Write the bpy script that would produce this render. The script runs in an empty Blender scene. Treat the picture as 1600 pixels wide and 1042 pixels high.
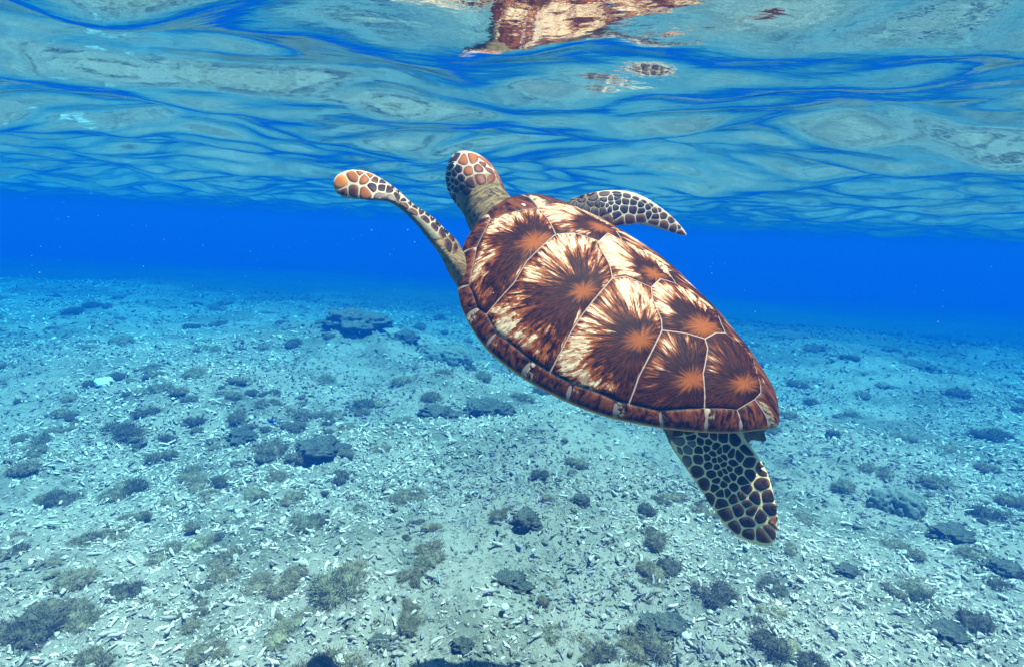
import bpy, bmesh, math, random
import numpy as np
from mathutils import Vector, Matrix
from mathutils.bvhtree import BVHTree
from mathutils.geometry import delaunay_2d_cdt

random.seed(7)
rng = np.random.default_rng(11)
C = bpy.context.scene.collection
scene = bpy.context.scene
R = math.radians

# ------------------------------------------------------------------ camera, sky, sun, exposure
CAM_Z = 1.10                      # camera height above the seabed
SURF_Z = 1.36                     # mean height of the water surface
cam_d = bpy.data.cameras.new('camera')
cam_d.lens = 20.0
cam_d.sensor_width = 36.0
cam_d.clip_start = 0.02
cam_d.clip_end = 300
cam = bpy.data.objects.new('camera', cam_d)
C.objects.link(cam)
CAM_ROT = Matrix([[0.998848, -0.047978, -0.0], [0.008166, 0.170013, -0.985408], [0.047278, 0.984273, 0.170209]])   # pitched 9.8 degrees down, rolled 2.75 degrees
cam.matrix_world = Matrix.Translation((0, 0, CAM_Z)) @ CAM_ROT.to_4x4()
scene.camera = cam

SUN = Vector((0.26, -0.045, 0.96)).normalized()      # direction towards the sun
sun_el = math.asin(SUN.z)
sun_az = math.atan2(SUN.x, SUN.y)
world = bpy.data.worlds.new('World')
scene.world = world
world.use_nodes = True
wn = world.node_tree
wn.nodes.clear()
sky = wn.nodes.new('ShaderNodeTexSky')
sky.sky_type = 'NISHITA'
sky.sun_disc = False
sky.sun_elevation = sun_el
sky.sun_rotation = sun_az
wb = wn.nodes.new('ShaderNodeBackground')
wb.inputs['Strength'].default_value = 0.05
wo = wn.nodes.new('ShaderNodeOutputWorld')
wn.links.new(sky.outputs[0], wb.inputs[0])
wn.links.new(wb.outputs[0], wo.inputs[0])

sun_d = bpy.data.lights.new('sun', 'SUN')
sun_d.energy = 5.0
sun_d.angle = R(0.5)
sun_d.color = (1.0, 0.74, 0.65)
sun = bpy.data.objects.new('sun', sun_d)
C.objects.link(sun)
sun.rotation_euler = SUN.to_track_quat('Z', 'Y').to_euler()

vs = scene.view_settings
vs.view_transform = 'Standard'
vs.look = 'None'
vs.gamma = 1.0
vs.exposure = 2.15
vs.use_curve_mapping = False
scene.cycles.use_denoising = True
try:
    scene.cycles.denoiser = 'OPENIMAGEDENOISE'
    scene.cycles.denoising_input_passes = 'RGB_ALBEDO_NORMAL'
except Exception:
    pass
scene.cycles.max_bounces = 10
scene.cycles.diffuse_bounces = 3
scene.cycles.glossy_bounces = 4
scene.cycles.volume_bounces = 3
scene.cycles.transparent_max_bounces = 12
scene.cycles.sample_clamp_indirect = 6.0
scene.cycles.use_adaptive_sampling = False

# ------------------------------------------------------------------ helpers
def link(o, parent=None):
    C.objects.link(o)
    if parent is not None:
        o.parent = parent
    return o


def tag(o, label=None, cat=None, group=None, kind=None):
    if label: o['label'] = label
    if cat: o['category'] = cat
    if group: o['group'] = group
    if kind: o['kind'] = kind
    return o


def empty(name, loc=(0, 0, 0), parent=None):
    o = bpy.data.objects.new(name, None)
    o.location = loc
    o.empty_display_size = 0.05
    return link(o, parent)


def mesh_np(name, V, T, smooth=True):
    """mesh from vertex array and triangle (or quad) index array"""
    V = np.asarray(V, np.float32)
    T = np.asarray(T, np.int32)
    me = bpy.data.meshes.new(name)
    n, k = T.shape
    me.vertices.add(len(V)); me.vertices.foreach_set('co', V.ravel())
    me.loops.add(n * k); me.loops.foreach_set('vertex_index', T.ravel())
    me.polygons.add(n)
    me.polygons.foreach_set('loop_start', np.arange(0, n * k, k, dtype=np.int32))
    me.polygons.foreach_set('use_smooth', np.full(n, smooth) if isinstance(smooth, bool) else smooth)
    me.update(calc_edges=True)
    return me


def set_col(me, cols, name='Col'):
    a = me.color_attributes.new(name, 'FLOAT_COLOR', 'POINT')
    c = np.ones((len(me.vertices), 4), np.float32)
    c[:, :3] = cols
    a.data.foreach_set('color', c.ravel())


def set_float(me, vals, name):
    a = me.attributes.new(name, 'FLOAT', 'POINT')
    a.data.foreach_set('value', np.asarray(vals, np.float32))


def obj(name, me, mat=None, parent=None):
    if mat is not None:
        me.materials.clear(); me.materials.append(mat)
    return link(bpy.data.objects.new(name, me), parent)


class NT:
    """tiny node-tree writer"""
    def __init__(self, name):
        self.mat = bpy.data.materials.new(name)
        self.mat.use_nodes = True
        self.t = self.mat.node_tree
        self.t.nodes.clear()
        self.out = self.t.nodes.new('ShaderNodeOutputMaterial')

    def n(self, typ, props=None, **ins):
        nd = self.t.nodes.new('ShaderNode' + typ)
        for k, v in (props or {}).items():
            setattr(nd, k, v)
        for k, v in ins.items():
            key = int(k[1:]) if k[0] == '_' and k[1:].isdigit() else k.replace('_', ' ')
            s = nd.inputs[key]
            if isinstance(v, bpy.types.NodeSocket):
                self.t.links.new(v, s)
            else:
                s.default_value = v
        return nd

    def math(self, op, a, b=0.0, c=0.0, clamp=False):
        return self.n('Math', {'operation': op, 'use_clamp': clamp}, _0=a, _1=b, _2=c).outputs[0]

    def vmath(self, op, a, b=(0, 0, 0)):
        return self.n('VectorMath', {'operation': op}, _0=a, _1=b).outputs[0]

    def mix(self, f, a, b, blend='MIX'):
        nd = self.t.nodes.new('ShaderNodeMix')
        nd.data_type = 'RGBA'; nd.blend_type = blend; nd.clamp_factor = True
        for i, v in ((0, f), (6, a), (7, b)):
            s = nd.inputs[i]
            if isinstance(v, bpy.types.NodeSocket): self.t.links.new(v, s)
            elif i == 0: s.default_value = v
            else: s.default_value = (*v, 1) if len(v) == 3 else v
        return nd.outputs[2]

    def noise(self, vec, scale, detail=3, rough=0.55, dist=0.0):
        return self.n('TexNoise', None, Vector=vec, Scale=scale, Detail=detail, Roughness=rough, Distortion=dist).outputs[0]

    def ramp(self, f, lo, hi):
        return self.n('MapRange', {'clamp': True, 'interpolation_type': 'SMOOTHSTEP'}, Value=f, **{'From_Min': lo, 'From_Max': hi}).outputs[0]

    def attr(self, name, out='Color'):
        return self.n('Attribute', {'attribute_name': name}).outputs[out]

    def combine(self, x, y, z):
        return self.n('CombineXYZ', None, X=x, Y=y, Z=z).outputs[0]

    def bsdf(self, color, rough=0.6, spec=0.3, normal=None, **kw):
        ins = {'Base_Color': color if isinstance(color, bpy.types.NodeSocket) else (*color, 1), 'Roughness': rough, 'Specular_IOR_Level': spec}
        if normal is not None: ins['Normal'] = normal
        ins.update(kw)
        b = self.n('BsdfPrincipled', None, **ins)
        self.t.links.new(b.outputs[0], self.out.inputs[0])
        return self.mat

    def bump(self, h, strength=0.5, dist=0.01):
        return self.n('Bump', None, Height=h, Strength=strength, Distance=dist).outputs[0]

    def coord(self, which='Object'):
        return self.n('TexCoord').outputs[which]


# value noise on numpy arrays ------------------------------------------------
_perm = rng.random((256, 256)).astype(np.float32)


def vnoise(x, y):
    xi = np.floor(x).astype(int); yi = np.floor(y).astype(int)
    fx = x - xi; fy = y - yi
    fx = fx * fx * (3 - 2 * fx); fy = fy * fy * (3 - 2 * fy)
    a = _perm[xi & 255, yi & 255]; b = _perm[(xi + 1) & 255, yi & 255]
    c = _perm[xi & 255, (yi + 1) & 255]; d = _perm[(xi + 1) & 255, (yi + 1) & 255]
    return (a * (1 - fx) + b * fx) * (1 - fy) + (c * (1 - fx) + d * fx) * fy - 0.5


def fbm(x, y, scale, octaves=4, gain=0.5):
    v = 0; a = 1.0
    for i in range(octaves):
        v = v + a * vnoise(x * scale + 13.7 * i, y * scale - 7.1 * i)
        a *= gain; scale *= 2.03
    return v


MOUNDS = [(-1.35, 5.3, .8, .14), (-.45, 3.75, .55, .10), (-2.0, 3.4, .6, .07), (3.4, 5.2, 1.0, .10), (-1.6, 1.5, .35, .05), (1.1, 1.75, .5, .05), (.15, 2.15, .3, .05)]


def ground_h(x, y):
    x = np.asarray(x, float); y = np.asarray(y, float)
    h = 0.16 * fbm(x, y, 0.45, 3) + 0.07 * fbm(x + 31, y, 1.7, 3)
    # the reef flat ends a few metres out and slopes away into deep water, sooner on the right
    edge = np.maximum(y - (5.6 - .24 * np.clip(x, -8, 8)), 0)
    h = h - np.minimum(.020 * edge ** 1.32, 9.5)
    for mx, my, s, a in MOUNDS:
        h = h + a * np.exp(-((x - mx) ** 2 + (y - my) ** 2) / (2 * s * s * .3))
    return h


def axis_grid(lo, hi, step, lo2, hi2, grow=1.12):
    a = list(np.arange(lo, hi + 1e-6, step))
    s = step
    while a[-1] < hi2:
        s *= grow; a.append(min(a[-1] + s, hi2))
    s = step; pre = [lo]
    while pre[-1] > lo2:
        s *= grow; pre.append(max(pre[-1] - s, lo2))
    return np.array(pre[:0:-1] + a)


def grid_mesh(name, xs, ys, zf):
    X, Y = np.meshgrid(xs, ys)
    Z = zf(X, Y)
    V = np.stack([X, Y, Z], -1).reshape(-1, 3)
    nx, ny = len(xs), len(ys)
    i = np.arange(ny - 1)[:, None] * nx + np.arange(nx - 1)[None]
    F = np.stack([i, i + 1, i + nx + 1, i + nx], -1).reshape(-1, 4)
    return mesh_np(name, V, F)


# ------------------------------------------------------------------ materials
def mat_sand():
    m = NT('coral_sand')
    co = m.coord()
    big = m.noise(co, 1.3, 4, 0.6)
    mid = m.noise(co, 9.0, 5, 0.65)
    fine = m.noise(co, 90.0, 4, 0.7)
    grain = m.noise(co, 400.0, 2, 0.6)
    base = m.mix(mid, (.25, .18, .13), (.64, .47, .37))
    alg = m.math('MULTIPLY', m.ramp(big, .46, .62), m.ramp(fine, .32, .58))
    base = m.mix(m.math('MULTIPLY', alg, .8), base, (.13, .115, .07))
    pat = m.ramp(m.noise(co, 4.5, 5, .7), .50, .66)
    base = m.mix(m.math('MULTIPLY', pat, .75), base, (.17, .14, .10))
    # haze painted into the colour: seabed darkens with distance until its edge melts away
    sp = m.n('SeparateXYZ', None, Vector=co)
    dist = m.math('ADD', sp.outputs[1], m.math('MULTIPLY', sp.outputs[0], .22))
    far_fade = m.ramp(m.math('ADD', dist, m.math('MULTIPLY', m.math('SUBTRACT', m.noise(co, .8, 5, .65), .5), 7.0)), 5.0, 10.0)
    base = m.mix(m.math('MULTIPLY', far_fade, .8), base, (.07, .07, .05))
    blot = m.ramp(m.noise(co, 40.0, 4, 0.7), .52, .64)
    base = m.mix(m.math('MULTIPLY', blot, .75), base, (.10, .085, .06))
    h = m.math('ADD', m.math('MULTIPLY', fine, .8), m.math('MULTIPLY', grain, .3))
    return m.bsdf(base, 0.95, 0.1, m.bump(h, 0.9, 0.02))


def mat_rubble():
    m = NT('coral_rubble')
    co = m.coord()
    col = m.attr('Col')
    fine = m.noise(co, 130.0, 4, 0.7)
    col = m.mix(m.ramp(fine, .5, .75), col, (.20, .17, .12))
    return m.bsdf(col, 0.9, 0.15, m.bump(fine, 0.6, 0.006))


def mat_rock():
    m = NT('reef_rock')
    co = m.coord()
    info = m.n('ObjectInfo').outputs['Random']
    n1 = m.noise(co, 3.2, 5, 0.65); n2 = m.noise(co, 9.0, 5, 0.75); n3 = m.noise(co, 24.0, 4, .7)
    col = m.mix(m.ramp(n1, .35, .65), (.19, .14, .09), (.42, .31, .20))
    col = m.mix(m.math('MULTIPLY', info, .4), col, (.13, .10, .115))
    col = m.mix(m.ramp(n3, .56, .68), col, (.42, .36, .28))
    # sediment lying on the ledges
    up = m.n('SeparateXYZ', None, Vector=m.n('NewGeometry').outputs['Normal']).outputs[2]
    sed = m.ramp(m.math('ADD', m.math('MULTIPLY', up, .70), m.math('MULTIPLY', m.math('SUBTRACT', n2, .5), 2.0)), .42, .70)
    col = m.mix(m.math('MULTIPLY', sed, .8), col, (.50, .43, .33))
    return m.bsdf(col, 0.95, 0.1, m.bump(m.math('ADD', n2, m.math('MULTIPLY', n3, .5)), 1.0, 0.12))


def mat_simple(name, c1, c2, scale=40, rough=.85, bump=.5):
    m = NT(name)
    n = m.noise(m.coord(), scale, 4, .65)
    return m.bsdf(m.mix(n, c1, c2), rough, .15, m.bump(n, bump, .01))


def mat_algae(name, c1, c2):
    m = NT(name)
    info = m.n('ObjectInfo').outputs['Random']
    n = m.noise(m.coord(), 30, 3)
    c = m.mix(n, c1, c2)
    c = m.mix(m.math('MULTIPLY', info, .5), c, (.13, .11, .075))
    d = m.n('BsdfDiffuse', None, Color=c)
    tr = m.n('BsdfTranslucent', None, Color=c)
    mx = m.n('MixShader', None, Fac=.35, _1=d.outputs[0], _2=tr.outputs[0])
    m.t.links.new(mx.outputs[0], m.out.inputs[0])
    return m.mat


def mat_water_surface():
    m = NT('water_surface')
    co = m.coord()
    st = m.vmath('MULTIPLY', co, (1.0, 2.2, 1.0))
    h = m.math('ADD', m.noise(st, 7.0, 3, .55), m.math('MULTIPLY', m.noise(st, 38.0, 3, .6), .18))
    nrm = m.bump(h, 0.11, 0.02)
    fr = m.n('Fresnel', None, IOR=1.33, Normal=nrm)
    tr = m.n('BsdfTransparent')
    gl = m.n('BsdfGlossy', None, Roughness=0.0, Normal=nrm)
    mx = m.n('MixShader', None, Fac=fr.outputs[0], _1=tr.outputs[0], _2=gl.outputs[0])
    m.t.links.new(mx.outputs[0], m.out.inputs[0])
    return m.mat


def mat_haze():
    m = NT('sea_haze')
    v = m.n('VolumePrincipled', None, Color=HAZE_COL, Density=HAZE_DENS, Anisotropy=0.0)
    v.inputs['Absorption Color'].default_value = HAZE_ABS
    m.t.links.new(v.outputs[0], m.out.inputs['Volume'])
    return m.mat


# haze of the sea: scattering and absorption per metre (red is swallowed first)
S_S = (0.0003, 0.0132, 0.055)
S_A = (0.43, 0.121, 0.050)
HAZE_DENS = 0.44
HAZE_COL = tuple(s / HAZE_DENS for s in S_S) + (1,)
HAZE_ABS = tuple(max(0, 1 - (a / HAZE_DENS) / (1 - c)) ** 2 for a, c in zip(S_A, HAZE_COL)) + (1,)

# ------------------------------------------------------------------ the setting
gm = grid_mesh('seabed', axis_grid(-4.2, 4.2, .021, -40, 40), axis_grid(.6, 6.0, .019, -10, 40),
               lambda X, Y: ground_h(X, Y) + .032 * fbm(X, Y, 9., 3) + .018 * fbm(X + 5, Y, 26., 2))
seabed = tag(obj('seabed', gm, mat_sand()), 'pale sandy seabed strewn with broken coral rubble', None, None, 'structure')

# water surface: a sum of many small travelling waves, steeper ones short
wr = np.random.default_rng(11)
WAVES = []
for i in range(66):
    lam = math.exp(wr.uniform(math.log(.15), math.log(1.7)))
    th = wr.normal(R(78), R(36))
    slope = .034 * (lam / .5) ** .10
    WAVES.append((2 * math.pi / lam, th, slope * lam / (2 * math.pi), wr.uniform(0, 2 * math.pi)))


def surf_h(X, Y):
    z = np.zeros_like(X)
    fade = 1.0
    for k, th, a, ph in WAVES:
        w = k * (X * math.cos(th) + Y * math.sin(th)) + ph
        z += a * (np.sin(w) + .25 * np.cos(2 * w))
    return SURF_Z + z


sm = grid_mesh('sea_surface', axis_grid(-4, 4, .024, -40, 40), axis_grid(-.5, 7, .018, -10, 40), surf_h)
sea_surface = tag(obj('sea_surface', sm, mat_water_surface()), 'rippling underside of the sea surface mirroring the seabed', None, None, 'structure')

bm = bmesh.new()
bmesh.ops.create_cube(bm, size=1.0)
hz = bpy.data.meshes.new('haze'); bm.to_mesh(hz); bm.free()
haze = obj('haze', hz, mat_haze())
zlo, zhi = -12.0, SURF_Z + .45
haze.scale = (88, 56, zhi - zlo)
haze.location = (0, 16, (zhi + zlo) / 2)
tag(haze, 'blue haze of the open sea water', None, None, 'stuff')

# measured proportions of the turtle: pose, shell outline, limb sections, scale centres (turtle-local metres)
DATA = {'camrot': [[0.998848, -0.047978, -0.0], [0.008166, 0.170013, -0.985408], [0.047278, 0.984273, 0.170209]],
 'eye_ray': ([0.2618, 0.2311, 0.1614], [0.7481, -0.6303, -0.3733]),
 'head': [[[0.2536, 0.0511, 0.0276], [0.0017, 0.062, 0.0], [-0.007, 0.0002, 0.0495]], [[0.3106, 0.0495, 0.0357], [0.003, 0.0559, 0.0], [-0.0075, 0.0004, 0.0474]],
          [[0.3544, 0.0457, 0.0436], [0.0041, 0.0488, 0.0], [-0.0083, 0.0007, 0.0442]], [[0.3817, 0.0435, 0.0492], [0.0066, 0.0526, 0.0], [-0.0084, 0.0011, 0.0462]],
          [[0.417, 0.0379, 0.0552], [0.0133, 0.0529, 0.0], [-0.0052, 0.0013, 0.0477]], [[0.4531, 0.0255, 0.0574], [0.0157, 0.0448, 0.0], [-0.0006, 0.0002, 0.043]],
          [[0.4834, 0.0146, 0.0562], [0.0115, 0.032, 0.0], [0.0023, -0.0008, 0.0319]], [[0.5068, 0.0063, 0.0531], [0.007, 0.0198, 0.0], [0.0026, -0.0009, 0.0198]],
          [[0.5201, 0.0017, 0.0508], [0.0029, 0.0085, -0.0], [0.0014, -0.0005, 0.0089]]],
 'lf': [[[0.16, 0.1707, -0.0108], [-0.0368, 0.0258, -0.0097], [-0.012, -0.0091, 0.0212]], [[0.1822, 0.2139, 0.0204], [-0.0385, 0.0241, 0.0074], [-0.0042, -0.0116, 0.0158]],
        [[0.2081, 0.2302, 0.0458], [-0.0284, 0.034, 0.0125], [-0.0041, -0.0078, 0.0121]], [[0.2326, 0.2429, 0.0562], [-0.022, 0.0332, 0.0133], [-0.0019, -0.0059, 0.0114]],
        [[0.2543, 0.253, 0.0652], [-0.02, 0.0312, 0.012], [-0.0008, -0.0044, 0.0101]], [[0.2866, 0.2712, 0.0725], [-0.0208, 0.026, 0.0138], [0.0004, -0.004, 0.0081]],
        [[0.3102, 0.2896, 0.0807], [-0.0238, 0.0236, 0.0058], [-0.0001, -0.002, 0.0078]], [[0.3237, 0.3064, 0.0818], [-0.0257, 0.0204, -0.0031], [-0.0006, 0.0004, 0.008]],
        [[0.3392, 0.3261, 0.081], [-0.0229, 0.0171, -0.012], [-0.0016, 0.0027, 0.0068]], [[0.3555, 0.3438, 0.0744], [-0.0205, 0.0113, -0.0154], [-0.0017, 0.0034, 0.0047]],
        [[0.3657, 0.3567, 0.0681], [-0.0152, 0.0058, -0.0117], [-0.0015, 0.0028, 0.0032]], [[0.3702, 0.3629, 0.0648], [-0.0073, 0.0017, -0.0066], [-0.0012, 0.0019, 0.0019]]],
 'pose': ([[-0.6097, -0.72464, 0.32119], [0.59647, -0.68632, -0.41616], [0.522, -0.06216, 0.85068]], [0.16789, 1.00039, 0.94131]),
 'qf': [[[-0.2196, 0.07, 0.039], [0.0053, 0.0484, -0.0115], [-0.007, 0.0065, 0.0242]], [[-0.2447, 0.071, 0.0314], [0.0037, 0.0447, -0.0221], [-0.0067, 0.0088, 0.0167]],
        [[-0.2694, 0.0654, 0.0214], [-0.0037, 0.0417, -0.0273], [-0.0073, 0.0061, 0.0103]], [[-0.3052, 0.0466, 0.0026], [-0.0048, 0.0423, -0.0316], [-0.0072, 0.0044, 0.007]],
        [[-0.3416, 0.022, -0.0257], [-0.0001, 0.0402, -0.033], [-0.0066, 0.0039, 0.0047]], [[-0.3698, 0.0025, -0.0511], [-0.0003, 0.0332, -0.0289], [-0.006, 0.0034, 0.004]],
        [[-0.3939, -0.0175, -0.0704], [-0.0019, 0.023, -0.0207], [-0.0045, 0.0024, 0.0031]], [[-0.4078, -0.0286, -0.0822], [-0.0021, 0.0129, -0.0109], [-0.003, 0.0014, 0.0022]],
        [[-0.4144, -0.0352, -0.0875], [-0.0025, 0.0055, -0.0036], [-0.0014, 0.0003, 0.0014]]],
 'rf': [[[0.2336, -0.1032, 0.0145], [-0.0503, -0.0221, 0.0018], [-0.0038, 0.0102, 0.0191]], [[0.2605, -0.1615, 0.0509], [-0.0507, -0.0262, -0.0199], [-0.0086, 0.0066, 0.0131]],
        [[0.2608, -0.2109, 0.0871], [-0.0439, 0.0002, -0.0167], [-0.0035, 0.0066, 0.0094]], [[0.2403, -0.247, 0.103], [-0.0314, 0.0123, -0.025], [-0.0036, 0.0047, 0.0068]],
        [[0.2165, -0.2779, 0.1097], [-0.02, 0.0154, -0.0228], [-0.0035, 0.0037, 0.0055]], [[0.1874, -0.3067, 0.109], [-0.0127, 0.0146, -0.0174], [-0.003, 0.0027, 0.0044]],
        [[0.163, -0.3295, 0.1054], [-0.0078, 0.0108, -0.0121], [-0.0027, 0.0021, 0.0036]], [[0.1438, -0.3475, 0.1008], [-0.0041, 0.0066, -0.0063], [-0.002, 0.0017, 0.0031]],
        [[0.1322, -0.3547, 0.099], [-0.0018, 0.0033, -0.0013], [-0.0006, 0.0004, 0.0019]]],
 'scales': {'head': {'dir': [0.6915, -0.6238, -0.3642],
                     'outline': [[0.4828, 0.0619, 0.0621], [0.4833, 0.0515, 0.0751], [0.4614, 0.0377, 0.0881], [0.4323, 0.0369, 0.1008], [0.4062, 0.0407, 0.1055], [0.3749, 0.0469, 0.1055], [0.3432, 0.0545, 0.1046],
                                 [0.3256, 0.0565, 0.1036], [0.3412, 0.0659, 0.0938], [0.3564, 0.0798, 0.0805], [0.3559, 0.0915, 0.0693], [0.349, 0.1052, 0.0564], [0.3512, 0.1155, 0.0466], [0.3573, 0.1238, 0.0386],
                                 [0.3694, 0.1224, 0.0397], [0.4097, 0.1052, 0.0504], [0.4735, 0.0642, 0.051]],
                     'seeds': [[0.4507, 0.0486, 0.0802, 'o'], [0.4333, 0.0407, 0.0972, 'o'], [0.3936, 0.0521, 0.0969, 'r'], [0.4091, 0.0673, 0.0806, 'o'], [0.3651, 0.0685, 0.0912, 'r'], [0.3447, 0.056, 0.1032, 'r'],
                               [0.3742, 0.0833, 0.0766, 'b'], [0.4329, 0.0678, 0.0708, 'd'], [0.4309, 0.0775, 0.0629, 'd'], [0.4105, 0.0945, 0.0588, 'd'], [0.3985, 0.0937, 0.0624, 'd'], [0.4019, 0.0834, 0.0698, 'd'],
                               [0.3753, 0.0967, 0.0643, 'd'], [0.3909, 0.1072, 0.0533, 'd'], [0.379, 0.107, 0.0552, 'd'], [0.3915, 0.1119, 0.0494, 'd'], [0.3597, 0.0969, 0.0642, 'd'], [0.3718, 0.1149, 0.0469, 'd'],
                               [0.3596, 0.1079, 0.0537, 'g'], [0.4257, 0.0922, 0.0518, 'd'], [0.4465, 0.0747, 0.0532, 'd'], [0.4794, 0.0482, 0.0756, 'd'], [0.398, 0.0424, 0.1048, 'r'], [0.404, 0.1046, 0.0523, 'd'],
                               [0.3779, 0.1172, 0.0447, 'd']]},
            'lf': {'dir': [0.7232, -0.5316, -0.4408],
                   'outline': [[0.3625, 0.3691, 0.0684], [0.368, 0.3613, 0.0827], [0.359, 0.3423, 0.0973], [0.3453, 0.3276, 0.1027], [0.3338, 0.3152, 0.1033], [0.3221, 0.3046, 0.1003], [0.3115, 0.295, 0.0962],
                               [0.2942, 0.2827, 0.0888], [0.2786, 0.2706, 0.0841], [0.2635, 0.2595, 0.0838], [0.2492, 0.2504, 0.0818], [0.2287, 0.2383, 0.0763], [0.2116, 0.2289, 0.07], [0.1968, 0.2235, 0.0604],
                               [0.1925, 0.2245, 0.0507], [0.1952, 0.2339, 0.0418], [0.2012, 0.2392, 0.0456], [0.2181, 0.2454, 0.057], [0.233, 0.2516, 0.0647], [0.2543, 0.2634, 0.0709], [0.272, 0.2757, 0.072],
                               [0.2897, 0.288, 0.0775], [0.2981, 0.2968, 0.078], [0.3103, 0.3215, 0.0711], [0.3227, 0.3415, 0.0657], [0.3422, 0.3602, 0.0608], [0.3534, 0.3684, 0.061]],
                   'seeds': [[0.3548, 0.3583, 0.0743, 'O'], [0.3515, 0.3413, 0.0918, 'o'], [0.3395, 0.3298, 0.0949, 'o'], [0.3513, 0.3351, 0.099, 'o'], [0.3302, 0.3158, 0.0987, 'b'], [0.3366, 0.3473, 0.0713, 'b'],
                             [0.3429, 0.3565, 0.0658, 'b'], [0.3231, 0.3304, 0.0773, 'o'], [0.3242, 0.3207, 0.0874, 'd'], [0.3176, 0.3088, 0.0911, 'd'], [0.3394, 0.3226, 0.1028, 'o'], [0.3097, 0.312, 0.0786, 'g'],
                             [0.3008, 0.2973, 0.0807, 'g'], [0.3113, 0.2985, 0.0928, 'd'], [0.2992, 0.2893, 0.0876, 'd'], [0.3124, 0.2935, 0.0986, 'd'], [0.3244, 0.3075, 0.0998, 'd'], [0.2842, 0.2806, 0.079, 'b'],
                             [0.271, 0.2714, 0.0763, 'b'], [0.2831, 0.2734, 0.0857, 'd'], [0.2895, 0.2798, 0.0865, 'd'], [0.2736, 0.2681, 0.0826, 'd'], [0.2644, 0.2611, 0.0827, 'd'], [0.2513, 0.2586, 0.0739, 'd'],
                             [0.2467, 0.2497, 0.0804, 'd'], [0.2354, 0.2487, 0.0705, 'd'], [0.2229, 0.24, 0.0685, 'd'], [0.2349, 0.2431, 0.0768, 'd'], [0.2056, 0.2351, 0.0563, 'd'], [0.2208, 0.235, 0.0723, 'd'],
                             [0.206, 0.2286, 0.0644, 'd'], [0.197, 0.2264, 0.0566, 'd'], [0.3013, 0.2853, 0.0947, 'd'], [0.253, 0.2537, 0.0813, 'd']]},
            'qf': {'dir': [0.0851, -0.8289, -0.553],
                   'outline': [[-0.2224, 0.0998, 0.0222], [-0.2356, 0.1079, 0.0104], [-0.2518, 0.1054, 0.004], [-0.2662, 0.1039, -0.004], [-0.2838, 0.096, -0.0143], [-0.3014, 0.0879, -0.0248], [-0.3175, 0.0767, -0.0393],
                               [-0.337, 0.0615, -0.0548], [-0.3556, 0.0464, -0.0683], [-0.3743, 0.0312, -0.0788], [-0.3904, 0.0114, -0.0831], [-0.405, -0.0086, -0.0849], [-0.4163, -0.027, -0.0809],
                               [-0.4133, -0.0299, -0.0732], [-0.4076, -0.0284, -0.062], [-0.4003, -0.0276, -0.0485], [-0.3956, -0.0282, -0.0395], [-0.379, -0.0181, -0.0213], [-0.3662, -0.0086, -0.006],
                               [-0.3505, -0.0023, 0.0134], [-0.3492, -0.0031, 0.0161], [-0.3432, 0.0003, 0.0216], [-0.3293, 0.0122, 0.0292], [-0.3171, 0.0214, 0.0375], [-0.3037, 0.0297, 0.0437],
                               [-0.2931, 0.0354, 0.0491], [-0.2775, 0.0447, 0.0559], [-0.2661, 0.0568, 0.0509]],
                   'seeds': [[-0.2457, 0.0992, 0.0153, 'g'], [-0.2358, 0.0964, 0.0224, 'd'], [-0.2436, 0.089, 0.0282, 'd'], [-0.2505, 0.0889, 0.024, 'd'], [-0.2571, 0.0894, 0.019, 'g'], [-0.2585, 0.0949, 0.0117, 'g'],
                             [-0.2524, 0.1056, 0.0033, 'g'], [-0.2673, 0.1003, -0.0007, 'g'], [-0.2766, 0.0858, 0.0067, 'b'], [-0.2682, 0.0846, 0.0171, 'd'], [-0.2629, 0.0803, 0.0257, 'd'], [-0.269, 0.0739, 0.0291, 'd'],
                             [-0.273, 0.0761, 0.0228, 'd'], [-0.2827, 0.0702, 0.0186, 'd'], [-0.2793, 0.0663, 0.0275, 'd'], [-0.2857, 0.0619, 0.0252, 'd'], [-0.2901, 0.0558, 0.0277, 'd'], [-0.2973, 0.0506, 0.0256, 'd'],
                             [-0.2942, 0.0578, 0.0205, 'd'], [-0.2899, 0.0689, 0.0119, 'd'], [-0.2833, 0.0749, 0.0122, 'd'], [-0.2945, 0.0619, 0.0151, 'd'], [-0.3009, 0.0589, 0.0112, 'd'], [-0.3072, 0.0482, 0.017, 'D'],
                             [-0.2902, 0.0739, 0.0053, 'd'], [-0.2978, 0.0664, 0.0057, 'd'], [-0.286, 0.0883, -0.0075, 'b'], [-0.3016, 0.0708, -0.0041, 'd'], [-0.3064, 0.0621, 0.0001, 'd'],
                             [-0.3079, 0.0572, 0.0042, 'd'], [-0.3095, 0.052, 0.0085, 'd'], [-0.3179, 0.0413, 0.0088, 'd'], [-0.3182, 0.0466, 0.0008, 'D'], [-0.3157, 0.054, -0.005, 'd'], [-0.311, 0.0649, -0.0118, 'd'],
                             [-0.3178, 0.0576, -0.0134, 'd'], [-0.3036, 0.08, -0.0198, 'b'], [-0.3153, 0.0657, -0.0204, 'd'], [-0.3239, 0.0589, -0.0259, 'd'], [-0.3289, 0.0506, -0.023, 'd'],
                             [-0.3296, 0.0439, -0.0151, 'D'], [-0.3302, 0.0337, -0.002, 'D'], [-0.3206, 0.0719, -0.038, 'b'], [-0.3331, 0.0574, -0.0395, 'd'], [-0.3387, 0.0416, -0.0276, 'd'],
                             [-0.3425, 0.0331, -0.0224, 'd'], [-0.3415, 0.0279, -0.0133, 'd'], [-0.3069, 0.0399, 0.0275, 'd'], [-0.2748, 0.0585, 0.0422, 'D'], [-0.287, 0.0431, 0.0468, 'D'],
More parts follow.
